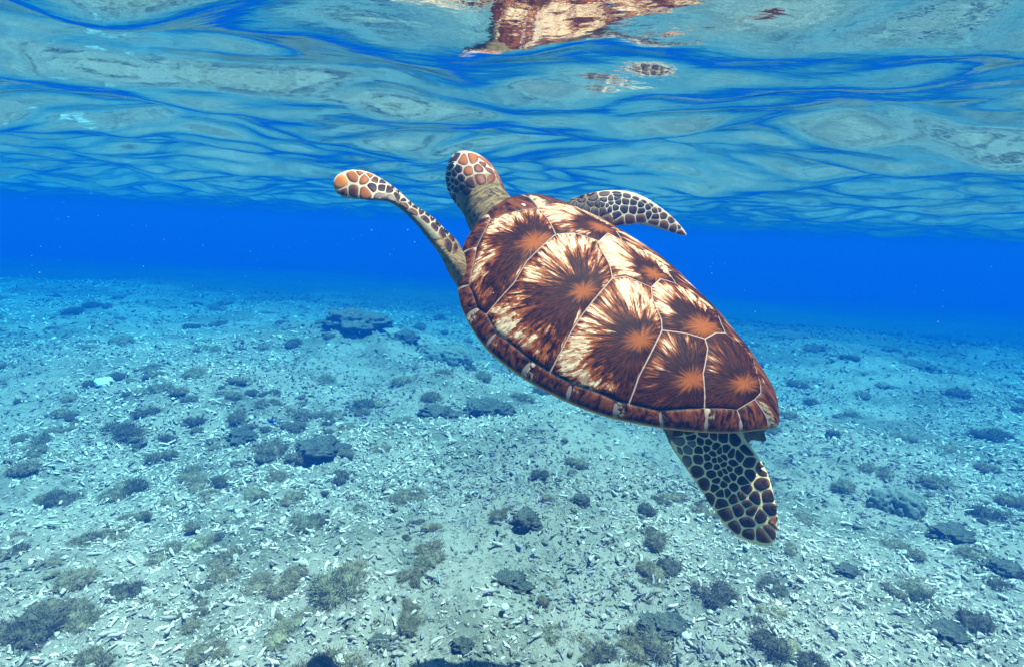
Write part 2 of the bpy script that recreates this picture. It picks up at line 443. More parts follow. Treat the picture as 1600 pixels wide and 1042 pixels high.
                             [-0.3062, 0.0308, 0.0395, 'D'], [-0.3188, 0.0288, 0.0244, 'd'], [-0.3359, 0.0102, 0.0206, 'b'], [-0.3308, 0.0251, 0.0089, 'd'], [-0.3489, 0.0093, 0.001, 'd'], [-0.3555, 0.0147, -0.0204, 'D'],
                             [-0.3662, -0.003, -0.0145, 'd'], [-0.3799, -0.0106, -0.033, 'D'], [-0.3542, 0.0307, -0.0418, 'D'], [-0.3561, 0.0227, -0.0336, 'd'], [-0.364, 0.0169, -0.0401, 'd'],
                             [-0.3455, 0.0493, -0.0529, 'b'], [-0.3788, 0.0002, -0.0454, 'd'], [-0.373, 0.0179, -0.0583, 'D'], [-0.3679, 0.0346, -0.0709, 'b'], [-0.3961, -0.0058, -0.0711, 'b'],
                             [-0.398, -0.015, -0.0617, 'b'], [-0.3975, -0.0204, -0.0532, 'o'], [-0.3844, 0.0131, -0.0737, 'd'], [-0.2587, 0.0747, 0.035, 'd'], [-0.2674, 0.0666, 0.0386, 'd']]},
            'rf': {'dir': [0.4957, -0.8119, -0.3084],
                   'outline': [[0.3198, -0.1205, 0.0731], [0.3119, -0.1455, 0.0907], [0.2998, -0.177, 0.1045], [0.2844, -0.2028, 0.1165], [0.2708, -0.2243, 0.1256], [0.2581, -0.2415, 0.1305], [0.2381, -0.2618, 0.1322],
                               [0.2165, -0.2823, 0.1319], [0.1933, -0.3031, 0.1291], [0.1735, -0.3194, 0.1246], [0.1517, -0.3344, 0.1148], [0.1273, -0.3467, 0.1029], [0.1452, -0.3245, 0.0963], [0.1683, -0.2996, 0.0976],
                               [0.1849, -0.2821, 0.098], [0.1959, -0.2668, 0.0934], [0.2036, -0.2501, 0.0859], [0.216, -0.2242, 0.0745], [0.2242, -0.2086, 0.067], [0.2479, -0.1812, 0.0693], [0.2871, -0.1453, 0.0722]],
                   'seeds': [[0.3124, -0.1324, 0.0807, 'b'], [0.3049, -0.1364, 0.0787, 'd'], [0.3075, -0.1454, 0.0874, 'b'], [0.302, -0.1613, 0.0948, 'b'], [0.2933, -0.1597, 0.0872, 'd'], [0.2938, -0.1832, 0.1046, 'b'],
                             [0.284, -0.184, 0.0979, 'd'], [0.2779, -0.2059, 0.1145, 'b'], [0.269, -0.2039, 0.1041, 'd'], [0.2628, -0.2149, 0.1092, 'd'], [0.2622, -0.2286, 0.1218, 'd'], [0.2577, -0.2263, 0.1154, 'd'],
                             [0.2519, -0.2275, 0.1111, 'd'], [0.2584, -0.2139, 0.104, 'd'], [0.2434, -0.2406, 0.1161, 'd'], [0.2329, -0.2558, 0.1211, 'd'], [0.2505, -0.2456, 0.1285, 'b'], [0.2656, -0.2294, 0.1258, 'b'],
                             [0.2932, -0.1473, 0.0781, 'd'], [0.2853, -0.1583, 0.0803, 'd'], [0.2748, -0.1684, 0.0799, 'd'], [0.2777, -0.1777, 0.0887, 'd'], [0.2651, -0.1816, 0.0823, 'd'], [0.2703, -0.1903, 0.0924, 'd'],
                             [0.2646, -0.2007, 0.0962, 'd'], [0.2561, -0.1993, 0.0884, 'd'], [0.2578, -0.2075, 0.0974, 'd'], [0.2521, -0.2105, 0.0948, 'd'], [0.2474, -0.2202, 0.0999, 'd'], [0.2363, -0.2365, 0.1052, 'd'],
                             [0.2252, -0.2531, 0.1106, 'd'], [0.2222, -0.2688, 0.1231, 'd'], [0.2369, -0.2616, 0.1308, 'b'], [0.2126, -0.2682, 0.1128, 'd'], [0.2238, -0.2754, 0.1313, 'b'], [0.2104, -0.2813, 0.1243, 'd'],
                             [0.2001, -0.2809, 0.1129, 'd'], [0.235, -0.2211, 0.0892, 'd'], [0.2381, -0.2028, 0.0777, 'b'], [0.2223, -0.2257, 0.0818, 'b'], [0.2152, -0.2424, 0.0899, 'b'], [0.2048, -0.267, 0.1032, 'b'],
                             [0.1902, -0.2903, 0.1122, 'd'], [0.1842, -0.2882, 0.1036, 'b'], [0.1985, -0.2916, 0.1225, 'b'], [0.1821, -0.3075, 0.1218, 'b'], [0.2102, -0.2874, 0.1306, 'b'], [0.194, -0.3032, 0.1299, 'b'],
                             [0.1684, -0.307, 0.1056, 'b'], [0.1533, -0.3251, 0.1071, 'b'], [0.1402, -0.3377, 0.1042, 'b'], [0.1666, -0.3215, 0.119, 'b'], [0.1481, -0.3371, 0.1133, 'b']]}},
 'shape': [0.8426, 0.4508, 0.7392, 0.0011, 0.2602],
 'wk': [0.1858, 0.3487, 0.5566, 0.7565, 0.9104, 1.0039, 1.0283, 0.9886, 0.9043, 0.7913, 0.6184, 0.4383, 0.2622, 0.0982]}


# ------------------------------------------------------------------ sea turtle
LEN = 0.31
sW, sh_, sk, ss, sc_ = DATA['shape']
XK = np.array([1, .975, .92, .82, .68, .5, .3, .1, -.1, -.3, -.5, -.68, -.82, -.92, -.975, -1.])


def pchip(x, xk, yk):
    h = np.diff(xk); d = np.diff(yk) / h
    m = np.zeros_like(yk)
    den = (2 * h[1:] + h[:-1]) / np.where(d[:-1] == 0, 1, d[:-1]) + (h[1:] + 2 * h[:-1]) / np.where(d[1:] == 0, 1, d[1:])
    m[1:-1] = np.where(d[:-1] * d[1:] > 0, 3 * (h[:-1] + h[1:]) / np.where(den == 0, 1, den), 0)
    m[0] = d[0]; m[-1] = d[-1]
    i = np.clip(np.searchsorted(xk, x) - 1, 0, len(xk) - 2); t = (x - xk[i]) / h[i]
    return (1 + 2 * t) * (1 - t) ** 2 * yk[i] + t * (1 - t) ** 2 * h[i] * m[i] + t * t * (3 - 2 * t) * yk[i + 1] + t * t * (t - 1) * h[i] * m[i + 1]


_th = np.linspace(0, np.pi, 721); _ox = np.cos(_th)
_w2 = np.zeros(16); _w2[1:-1] = np.array(DATA['wk']) ** 2
_ow = np.sqrt(np.maximum(pchip(_ox[::-1], XK[::-1], _w2[::-1])[::-1], 0))
_oA = np.arctan2(_ow, _ox); _oR = np.hypot(_ox, _ow)


def rimR(u, v):
    return np.interp(np.arctan2(np.abs(v), u), _oA, _oR)


def shell_uv(u, v):
    u = np.asarray(u, float); v = np.asarray(v, float)
    ro = np.clip(np.hypot(u, v) / rimR(u, v), 0, 1)
    Z = sh_ * (1 - ro ** 2) ** sk * (1 + ss * u) + sc_ * u ** 2
    return np.stack([u * LEN, v * sW * LEN, Z * LEN], -1)


def to_st(p):                       # plan coordinates -> stretched (even towards the rim)
    u, v = p
    r = math.hypot(u, v)
    if r < 1e-6: return (u, v)
    ro = min(r / float(rimR(u, v)), 1.0)
    g = math.asin(ro) / (math.pi / 2) / ro
    return (u * g, v * g)


def shell_st(U, V):                 # stretched -> 3D
    U = np.asarray(U, float); V = np.asarray(V, float)
    r = np.maximum(np.hypot(U, V), 1e-9)
    s = r / rimR(U, V)
    ro = np.sin(np.clip(s, 0, 1) * np.pi / 2)
    g = ro / np.maximum(s, 1e-9)
    P = shell_uv(U * g, V * g)
    return P


def shell_n(U, V):
    e = 2e-3
    s = np.minimum(1.0, .996 / np.maximum(np.hypot(U, V) / rimR(U, V), 1e-9))
    U = U * s; V = V * s
    a = shell_st(U + e, V) - shell_st(U - e, V); b = shell_st(U, V + e) - shell_st(U, V - e)
    n = np.cross(a, b)
    return n / np.maximum(np.linalg.norm(n, axis=-1, keepdims=True), 1e-12)


turtle = empty('sea_turtle')
rot, pos = DATA['pose']
turtle.matrix_world = Matrix.Translation(pos) @ Matrix(rot).to_4x4()
tag(turtle, 'sea turtle with sunburst brown and cream shell swimming up towards the surface', 'sea turtle')


def mat_seam():
    m = NT('shell_seam')
    n = m.noise(m.coord(), 60, 3)
    c = m.mix(n, (.24, .15, .115), (.35, .235, .19))
    c = m.mix(m.attr('rim', 'Fac'), c, (.62, .27, .08))
    return m.bsdf(c, .6, .06)


def mat_scute(name, dark):
    m = NT(name)
    uv = m.n('UVMap', {'uv_map': 'areola'}).outputs[0]
    sep = m.n('SeparateXYZ', None, Vector=uv)
    x, y = sep.outputs[0], sep.outputs[1]
    e = m.attr('edge', 'Fac'); sd = m.attr('seed', 'Fac')
    r = m.math('POWER', m.math('ADD', m.math('MULTIPLY', x, x), m.math('MULTIPLY', y, y)), .5)
    rs = m.math('MAXIMUM', r, .0005)
    cx_, sx_ = m.math('DIVIDE', x, rs), m.math('DIVIDE', y, rs)
    # streaks: fine in angle, long in radius
    def pol(ka, kr, off):
        return m.combine(m.math('MULTIPLY', cx_, ka), m.math('MULTIPLY', sx_, ka), m.math('ADD', m.math('MULTIPLY', r, kr), m.math('MULTIPLY_ADD', sd, 37.0, off)))
    n1 = m.noise(pol(7.0, 24.0, 0.0), 1.0, 5, .68, .8)
    n2 = m.noise(pol(19.0, 40.0, 9.0), 1.0, 4, .68, .6)
    n3 = m.noise(pol(1.9, 10.0, 21.0), 1.0, 2, .5)
    n4 = m.noise(pol(30.0, 75.0, 33.0), 1.0, 3, .6, .4)
    warp = m.noise(uv, 55.0, 4, .65)
    fine = m.noise(uv, 420.0, 4, .7)
    s = m.math('ADD', m.math('MULTIPLY', n1, .70), m.math('MULTIPLY', n2, .42))
    # cream grows outwards; forward and outward sides carry more of it
    bias = m.math('ADD', m.math('MULTIPLY_ADD', m.ramp(e, .12, .85), .27, -.226), m.math('MULTIPLY', m.ramp(e, .86, 1.0), -.08))
    bias = m.math('ADD', bias, m.math('MULTIPLY', cx_, .10))
    bias = m.math('ADD', bias, m.math('MULTIPLY', m.math('SUBTRACT', n3, .5), .56))
    bias = m.math('ADD', bias, m.math('MULTIPLY', m.math('SUBTRACT', n4, .5), .22))
    rk = m.math('MULTIPLY_ADD', m.math('FRACT', m.math('MULTIPLY', sd, 7.3)), -.55, 1.30)
    rw = m.math('ADD', m.math('ADD', m.math('MULTIPLY', r, rk), m.math('MULTIPLY', m.math('SUBTRACT', warp, .5), .026)), m.math('MULTIPLY', m.math('SUBTRACT', n1, .5), .020))
    ring = m.math('SUBTRACT', 1.0, m.ramp(rw, .017, .036))
    s = m.math('ADD', m.math('ADD', s, bias), m.math('MULTIPLY_ADD', ring, -.30, dark))
    cream = m.ramp(s, .640, .668)
    mid = m.ramp(s, .52, .655)
    retic = m.ramp(m.noise(uv, 260.0, 3, .6, 1.2), .50, .60)
    creamc = m.mix(m.ramp(n2, .3, .65), (.33, .175, .068), (.64, .465, .30))
    creamc = m.mix(m.math('MULTIPLY', retic, .28), creamc, (.33, .21, .13))
    creamc = m.mix(m.math('MULTIPLY', m.ramp(n4, .50, .60), .62), creamc, (.17, .052, .012))
    brown = m.mix(m.ramp(n4, .35, .65), (.006, .0014, .0006), (.060, .0120, .0014))
    brown = m.mix(m.math('MULTIPLY', mid, .8), brown, (.31, .072, .008))
    col = m.mix(cream, brown, creamc)
    # growth centre: amber heart that bleeds into the dark rays round it
    col = m.mix(m.math('MULTIPLY', ring, .75), col, (.010, .0024, .0010))
    rl = m.math('POWER', m.math('ADD', m.math('MULTIPLY', m.math('MULTIPLY', x, x), 1.7), m.math('MULTIPLY', m.math('MULTIPLY', y, y), .62)), .5)
    rc = m.math('ADD', m.math('ADD', m.math('MULTIPLY', rl, rk), m.math('MULTIPLY', m.math('SUBTRACT', warp, .5), .018)), m.math('MULTIPLY', m.math('SUBTRACT', n1, .5), .050))
    core = m.math('SUBTRACT', 1.0, m.ramp(rc, .003, .024))
    core = m.math('MULTIPLY', core, m.math('MULTIPLY_ADD', n2, .9, .35, True))
    col = m.mix(core, col, m.mix(fine, (.20, .040, .004), (.37, .094, .010)))
    scr = m.math('MULTIPLY', m.ramp(m.noise(m.vmath('MULTIPLY', uv, (220, 900, 1)), 1.0, 3, .7), .62, .74), .12)
    col = m.mix(scr, col, (.30, .21, .14))
    h = m.math('ADD', m.math('MULTIPLY', n2, .6), m.math('MULTIPLY', warp, .8))
    return m.bsdf(col, m.math('MULTIPLY_ADD', fine, .15, .50), .05, m.bump(h, .25, .004))


def mat_marginal():
    m = NT('marginal_scute')
    uv = m.n('UVMap', {'uv_map': 'areola'}).outputs[0]      # x front->rear, y inner->outer
    sep = m.n('SeparateXYZ', None, Vector=uv)
    x, y = sep.outputs[0], sep.outputs[1]
    sd = m.attr('seed', 'Fac')
    ofs = m.math('MULTIPLY', sd, 23.0)
    st = m.noise(m.combine(m.math('MULTIPLY_ADD', x, 9.0, ofs), m.math('MULTIPLY', y, 2.2), ofs), 1.0, 4, .65, .4)
    st2 = m.noise(m.combine(m.math('MULTIPLY_ADD', x, 3.0, ofs), m.math('MULTIPLY', y, 6.0), ofs), 1.0, 3, .65)
    brown = m.mix(m.ramp(st, .36, .66), (.008, .002, .0011), (.15, .036, .006))
    wedge = m.math('ADD', m.math('SUBTRACT', m.math('MULTIPLY_ADD', m.math('FRACT', m.math('MULTIPLY', sd, 17.3)), .28, .0), x), m.math('MULTIPLY', m.math('SUBTRACT', .55, y), .12))
    wedge = m.math('ADD', wedge, m.math('MULTIPLY', m.math('SUBTRACT', st, .52), 1.1))
    wedge = m.math('ADD', wedge, m.math('MULTIPLY', m.math('SUBTRACT', st2, .5), .6))
    cream = m.ramp(wedge, .05, .20)
    col = m.mix(cream, brown, m.mix(st2, (.30, .17, .08), (.46, .34, .24)))
    edge = m.ramp(m.math('ADD', y, m.math('MULTIPLY', m.math('SUBTRACT', st2, .5), .30)), .70, 1.0)
    col = m.mix(m.math('MULTIPLY', edge, .9), col, (.48, .15, .03))
    return m.bsdf(col, .5, .05, m.bump(st, .2, .003))


carapace_mat = mat_seam()
# carapace base
us_ = np.linspace(0, 1, 20)
rows = []
NA = 128
ang = np.linspace(0, 2 * np.pi, NA, endpoint=False)
Rr = np.interp(np.abs((ang + np.pi) % (2 * np.pi) - np.pi), _oA, _oR)
for s in us_:
    U = np.cos(ang) * Rr * s; Vv = np.sin(ang) * Rr * s
    P = shell_st(U, Vv) - shell_n(U, Vv) * .0011
    rows.append(P)
U = np.cos(ang) * Rr; Vv = np.sin(ang) * Rr
rim = shell_st(U, Vv)
for inn, dz in ((.996, -.003), (.965, -.006), (.91, -.009), (.82, -.012)):
    P = shell_st(U, Vv) * np.array([inn, inn, 1]) + np.array([0, 0, dz])
    rows.append(P)
V = np.concatenate(rows)
nr = len(rows)
ii = (np.arange(nr - 1)[:, None] * NA + np.arange(NA)[None])
jj = (np.arange(nr - 1)[:, None] * NA + (np.arange(NA)[None] + 1) % NA)
F = np.stack([ii, jj, jj + NA, ii + NA], -1)[:, :, ::-1].reshape(-1, 4)
F = F[:, ::-1]
cm = mesh_np('carapace', V, F)
set_float(cm, np.repeat([0.] * 19 + [1.] * (nr - 19), NA), 'rim')
carapace = obj('carapace', cm, carapace_mat, turtle)

# scute outlines in plan coordinates (front +u, left +v), normalised by half length
I = [(.693, .204), (.775, .501), (.60, .739), (.403, .923), (.252, .972), (.07, .981), (-.15, .924), (-.348, .833), (-.532, .713), (-.675, .565), (-.778, .379), (-.862, .225), (-.868, .09)]
Q = [(.80, .02), (.872, .404), (.655, .775), (.45, .94), (.268, 1.01), (.065, 1.026), (-.162, .968), (-.385, .862), (-.572, .731), (-.725, .566), (-.838, .391), (-.932, .226), (-.98, .053)]
C12 = [(.405, .347), (.308, .646), (.23, .788), (.185, .965)]
C23 = [(-.02, .323), (-.122, .633), (-.16, .726), (-.245, .882)]
C34 = [(-.39, .322), (-.51, .584), (-.572, .672)]
C4E = [(-.525, .12), (-.57, .154), (-.658, .289), (-.778, .379)]
a_ = (.405, .347)
C1V1 = [(.693, .204), (.532, .271), (.405, .347)]
C2V1 = [(.405, .347), (.375, .225), (.262, .121)]
C2V2 = [(.262, .121), (.208, .178), (.068, .252), (-.02, .323)]
C3V2 = [(-.02, .323), (-.04, .226), (-.152, .136)]
C3V3 = [(-.152, .136), (-.218, .208), (-.34, .274), (-.39, .322)]
C4V3 = [(-.39, .322), (-.458, .205), (-.525, .12)]
costals = [
    ([I[0], I[1], I[2], I[3], I[4]] + C12[::-1] + C1V1[1:2][::-1], (.403, .512), -.01),
    (C12 + [I[5], I[6]] + C23[::-1] + C2V2[::-1][1:] + C2V1[::-1][1:2], (-.022, .54), 0.0),
    (C23 + [I[7], I[8]] + C34[::-1] + C3V3[::-1][1:] + C3V2[::-1][1:2], (-.38, .471), -.02),
    (C34 + [I[9]] + C4E[::-1] + C4V3[::-1][1:2], (-.655, .365), -.14),
]
mir = lambda pts: [(u, -v) for u, v in pts][::-1]
vertebrals = [
    ([I[0]] + C1V1[1:] + C2V1[1:] + [(.33, -.06)] + mir(C2V1)[:-1] + mir(C1V1) + [(.72, 0.0)], (.385, -.05), .0),
    (C2V2 + C3V2[1:] + [(-.11, -.02)] + mir(C3V2)[:-1] + mir(C2V2) + [(.335, -.06)], (-.075, .0), .01),
    (C3V3 + C4V3[1:] + [(-.518, 0.0)] + mir(C4V3)[:-1] + mir(C3V3) + [(-.11, -.02)], (-.47, .06), -.07),
    (C4E + [I[11], I[12], (-.86, .03), (-.795, -.06), (-.72, -.17), (-.64, -.31)] + mir(C4E)[1:] + [(-.518, 0.0)], (-.79, .105), -.16),
]


def dense(poly, step=.03):
    o = []
    for i, p in enumerate(poly):
        q = poly[(i + 1) % len(poly)]
        n = max(1, int(math.hypot(q[0] - p[0], q[1] - p[1]) / step))
        o += [(p[0] + (q[0] - p[0]) * k / n, p[1] + (q[1] - p[1]) * k / n) for k in range(n)]
    return o


def area2(p):
    return sum(p[i][0] * p[(i + 1) % len(p)][1] - p[(i + 1) % len(p)][0] * p[i][1] for i in range(len(p)))


def inset(poly, d):
    if area2(poly) < 0: poly = poly[::-1]
    n = len(poly); o = []
    for i in range(n):
        a, b, c = Vector(poly[i - 1]), Vector(poly[i]), Vector(poly[(i + 1) % n])
        e1 = (b - a).normalized(); e2 = (c - b).normalized()
        n1 = Vector((-e1.y, e1.x)); n2 = Vector((-e2.y, e2.x))
        m = n1 + n2
        if m.length < 1e-6: m = n1
        m = m.normalized()
        k = d / max(.45, m.dot(n1))
        o.append((b.x + m.x * k, b.y + m.y * k))
    return o


def inside(p, poly):
    c = False; n = len(poly); x, y = p
    for i in range(n):
        x1, y1 = poly[i]; x2, y2 = poly[i - 1]
        if (y1 > y) != (y2 > y) and x < (x2 - x1) * (y - y1) / (y2 - y1) + x1: c = not c
    return c


def seg_dist(P, poly):
    A = np.array(poly); B = np.roll(A, -1, 0)
    d = B - A; L2 = np.maximum((d ** 2).sum(1), 1e-12)
    t = np.clip(((P[:, None] - A[None]) * d[None]).sum(-1) / L2[None], 0, 1)
    return np.hypot(*np.moveaxis(P[:, None] - A[None] - t[..., None] * d[None], -1, 0)).min(1)


def plate(poly, gap, step, rise, name, rim_ok=False):
    """triangulated shell plate: returns verts, tris, stretched coords, boundary polygon"""
    ps = [to_st(p) for p in dense(poly)]
    if area2(ps) < 0: ps = ps[::-1]
    ps = inset(ps, gap)
    A = np.array(ps)
    pts = [tuple(p) for p in ps]
    inner = inset(ps, .012)
    x0, y0 = A.min(0); x1, y1 = A.max(0)
    cand = np.array([(x, y) for x in np.arange(x0, x1, step) for y in np.arange(y0, y1, step)]).reshape(-1, 2)
    if len(cand):
        cand = cand + rng.uniform(-.2, .2, cand.shape) * step
        dd = seg_dist(cand, ps)
        pts += [tuple(c) for c, d_ in zip(cand, dd) if d_ > .017 and inside(c, ps)]
    ring = np.array(inner)
    dr = seg_dist(ring, ps)
    pts += [tuple(c) for c, d_ in zip(ring, dr) if d_ > .008 and inside(c, ps)]
    n = len(ps)
    vo, ed, fa, *_ = delaunay_2d_cdt([Vector(p) for p in pts], [(i, (i + 1) % n) for i in range(n)], [], 1, 1e-6)
    st = np.array([(v.x, v.y) for v in vo])
    T = np.array([f for f in fa if len(f) == 3])
    d = seg_dist(st, ps)
    prof = np.clip(d / .010, 0, 1)
    hgt = -.0012 + rise * np.sqrt(prof) + .0012 * np.clip(d / .12, 0, 1)
    P = shell_st(st[:, 0], st[:, 1]) + shell_n(st[:, 0], st[:, 1]) * hgt[:, None]
    return P, T, st, ps


def add_uv(me, uvs):
    l = me.uv_layers.new(name='areola')
    vi = np.zeros(len(me.loops), np.int32); me.loops.foreach_get('vertex_index', vi)
    l.data.foreach_set('uv', np.asarray(uvs, np.float32)[vi].ravel())


def ray_extent(c, dirs, poly):
    A = np.array(poly); B = np.roll(A, -1, 0); e = B - A
    out = np.zeros(len(dirs))
    for i, d in enumerate(dirs):
        den = d[0] * e[:, 1] - d[1] * e[:, 0]
        den = np.where(abs(den) < 1e-12, 1e-12, den)
        w = A - c
        t = (w[:, 0] * e[:, 1] - w[:, 1] * e[:, 0]) / den
        s = (w[:, 0] * d[1] - w[:, 1] * d[0]) / den
        ok = (t > 0) & (s >= -1e-6) & (s <= 1 + 1e-6)
        out[i] = t[ok].min() if ok.any() else 1
    return out


scute_mats = {}


def make_scute(poly, areola, dark, seed, name='scute'):
    P, T, st, ps = plate(poly, .0019, .030, .0018, name)
    me = mesh_np(name, P, T)
    c = np.array(to_st(areola))
    rel = st - c
    rr = np.hypot(rel[:, 0], rel[:, 1])
    dirs = rel / np.maximum(rr, 1e-9)[:, None]
    ext = ray_extent(c, dirs, ps)
    add_uv(me, rel * LEN * np.array([1.0, 1.0]))
    set_float(me, np.clip(rr / np.maximum(ext, 1e-6), 0, 1), 'edge')
    set_float(me, np.full(len(P), seed), 'seed')
    key = round(dark, 3)
    if key not in scute_mats: scute_mats[key] = mat_scute('shell_scute', dark)
    return obj(name, me, scute_mats[key], carapace)


k = 0
for poly, ar, dk in costals:
    make_scute(poly, ar, dk, .13 + .17 * k, 'costal_scute'); k += 1
    make_scute(mir(poly), (ar[0], -ar[1]), dk, .21 + .19 * k, 'costal_scute')
for poly, ar, dk in vertebrals:
    k += 1
    make_scute(poly, ar, dk, .3 + .23 * k, 'vertebral_scute')

marg_mat = mat_marginal()


def make_marginal(inner, rim2, seed):
    """inner: points front->rear on inner seam, rim2: two rim points front, rear"""
    def rim_pts(a, b, n=7):
        aa, bb = math.atan2(a[1], a[0]), math.atan2(b[1], b[0])
        if bb - aa > math.pi: bb -= 2 * math.pi
        if aa - bb > math.pi: bb += 2 * math.pi
        o = []
        for i in range(n):
            g = aa + (bb - aa) * i / (n - 1)
            r = float(np.interp(abs((g + math.pi) % (2 * math.pi) - math.pi), _oA, _oR)) * .9999
            o.append((r * math.cos(g), r * math.sin(g)))
        return o
    rp = rim_pts(*rim2)
    poly = list(inner) + rp[::-1]
    P, T, st, ps = plate(poly, .0019, .022, .0020, 'marginal_scute')
    # overhang at the rim: rounded lip
    s = np.hypot(st[:, 0], st[:, 1]) / rimR(st[:, 0], st[:, 1])
    me = mesh_np('marginal_scute', P, T)
    a3 = shell_st(*np.array([to_st(p) for p in inner]).T); b3 = shell_st(*np.array([to_st(p) for p in rp]).T)
    # x: parameter along, y: across
    fr = np.array(to_st(inner[0])) * .5 + np.array(to_st(rp[0])) * .5
    re = np.array(to_st(inner[-1])) * .5 + np.array(to_st(rp[-1])) * .5
    ax = re - fr; L2 = ax @ ax
    x = np.clip((st - fr) @ ax / L2, 0, 1)
    di = seg_dist(st, [to_st(p) for p in inner] + [to_st(p) for p in inner][::-1][1:-1]) if len(inner) > 1 else s
    dq = seg_dist(st, [to_st(p) for p in rp] + [to_st(p) for p in rp][::-1][1:-1])
    y = di / np.maximum(di + dq, 1e-6)
    add_uv(me, np.stack([x, y], 1))
    set_float(me, np.full(len(P), seed), 'seed')
    return obj('marginal_scute', me, marg_mat, carapace)


inner_sets = [[I[0], I[1]], [I[1], I[2]], [I[2], I[3]], [I[3], I[4]], [I[4], (.185, .965), I[5]], [I[5], I[6]], [I[6], (-.245, .882), I[7]], [I[7], I[8]], [I[8], (-.572, .672), I[9]], [I[9], I[10]], [I[10], I[11]], [I[11], I[12]]]
for i, ins in enumerate(inner_sets):
    make_marginal(ins, (Q[i], Q[i + 1]), .07 + .083 * i)
    if i < 10 and i > 0:
        make_marginal([(u, -v) for u, v in ins], ((Q[i][0], -Q[i][1]), (Q[i + 1][0], -Q[i + 1][1])), .5 + .071 * i)
# nuchal plate, right front marginal and the tail plates
make_marginal([I[0], (.72, 0.0), (.693, -.204)], (Q[0], (.90, -.20)), .91)
make_marginal([(.693, -.204), (.775, -.501)], ((.90, -.20), (.872, -.404)), .95)
make_marginal([I[12], (-.86, .03), (-.795, -.06)], (Q[12], (-.93, -.22)), .62)
make_marginal([(-.795, -.06), (-.72, -.17), (-.64, -.31), (-.778, -.379)][:3] + [], ((-.93, -.22), (-.84, -.385)), .67)


# --- body: neck, head, flippers and plastron grown into one surface
def loft(secs, n=20, e=2.2, sub=4):
    c = np.array([s[0] for s in secs]); A = np.array([s[1] for s in secs]); B = np.array([s[2] for s in secs])
    t0 = np.arange(len(secs)); t = np.linspace(0, len(secs) - 1, (len(secs) - 1) * sub + 1)
    def cr(X):
        o = []
        for tt in t:
            i = min(int(tt), len(secs) - 2); f = tt - i
            p0, p1, p2, p3 = X[max(i - 1, 0)], X[i], X[i + 1], X[min(i + 2, len(X) - 1)]
            o.append(.5 * ((2 * p1) + (-p0 + p2) * f + (2 * p0 - 5 * p1 + 4 * p2 - p3) * f * f + (-p0 + 3 * p1 - 3 * p2 + p3) * f ** 3))
        return np.array(o)
    c, A, B = cr(c), cr(A), cr(B)
    g = np.linspace(0, 2 * np.pi, n, endpoint=False)
    cs = np.sign(np.cos(g)) * abs(np.cos(g)) ** (2 / e); sn = np.sign(np.sin(g)) * abs(np.sin(g)) ** (2 / e)
    V = c[:, None] + cs[None, :, None] * A[:, None] + sn[None, :, None] * B[:, None]
    m = len(c)
    ii = np.arange(m - 1)[:, None] * n + np.arange(n)[None]; jj = np.arange(m - 1)[:, None] * n + (np.arange(n)[None] + 1) % n
    F = np.stack([ii, jj, jj + n, ii + n], -1).reshape(-1, 4).tolist()
    F.append(list(range(n))[::-1]); F.append(list(range((m - 1) * n, m * n)))
    return V.reshape(-1, 3), F, c, A, B


def join(parts):
    V = []; F = []; o = 0
    for v, f in parts:
        V += [tuple(x) for x in v]; F += [[i + o for i in q] for q in f]; o += len(v)
    return V, F


lofts = {k: loft(DATA[k], e=2.0) for k in ('lf', 'rf', 'qf')}
lofts['head'] = loft(DATA['head'], n=24, e=2.15)
qf_r = [[[c[0], -c[1], c[2] - .02], [a[0], -a[1], a[2]], [-b[0], b[1], -b[2]]] for c, a, b in DATA['qf']]
# the far rear flipper trails flat behind the shell, folded inwards
def fold(s):
    c, a, b = s
    b0 = qf_r[0][0]
    c = [b0[i] + (c[i] - b0[i]) * .62 for i in range(3)]
    return [[c[0] * .92, c[1] * .6, c[2] * .75 - .01], [q * .7 for q in a], [q * .8 for q in b]]
lofts['qr'] = loft([fold(s) for s in qf_r], e=2.0)
tail = [[[-.25, .0, .03], [0, .03, 0], [0, 0, .022]], [[-.295, .0, .052], [0, .018, 0], [0, 0, .014]], [[-.304, .0, .052], [0, .010, 0], [0, 0, .007]], [[-.314, .0, .054], [0, .003, 0], [0, 0, .003]]]
lofts['tail'] = loft(tail)
# plastron and flesh under the shell
prow = []
for s in np.linspace(0, 1, 12):
    U = np.cos(ang) * Rr * s * .84; Vv = np.sin(ang) * Rr * s * .84
    x, y = U * np.sin(s * np.pi / 2) / max(s, 1e-6), Vv * np.sin(s * np.pi / 2) / max(s, 1e-6)
    prow.append(np.stack([x * LEN, y * sW * LEN, sc_ * x * x * LEN * .9 - .010 - .075 * np.maximum(1 - np.sin(s * np.pi / 2) ** 2, 0) ** .55], -1))
for s in np.linspace(1, 0, 12)[1:]:
    U = np.cos(ang) * Rr * s * .84; Vv = np.sin(ang) * Rr * s * .84
    x, y = U * np.sin(s * np.pi / 2) / max(s, 1e-6), Vv * np.sin(s * np.pi / 2) / max(s, 1e-6)
    prow.append(np.stack([x * LEN, y * sW * LEN, sc_ * x * x * LEN - .010 + .08 * np.maximum(1 - np.sin(s * np.pi / 2) ** 2, 0) ** .8], -1))
pv = np.concatenate(prow); npr = len(prow)
ii = np.arange(npr - 1)[:, None] * NA + np.arange(NA)[None]; jj = np.arange(npr - 1)[:, None] * NA + (np.arange(NA)[None] + 1) % NA
pf = np.stack([ii, ii + NA, jj + NA, jj], -1).reshape(-1, 4).tolist()
BV, BF = join([(v[0], v[1]) for v in lofts.values()] + [(pv, pf)])
tm = bpy.data.meshes.new('body_raw'); tm.from_pydata(BV, [], BF); tm.update()
bmx = bmesh.new(); bmx.from_mesh(tm)
bmesh.ops.remove_doubles(bmx, verts=bmx.verts, dist=1e-5)
bmesh.ops.recalc_face_normals(bmx, faces=bmx.faces); bmx.to_mesh(tm); bmx.free()
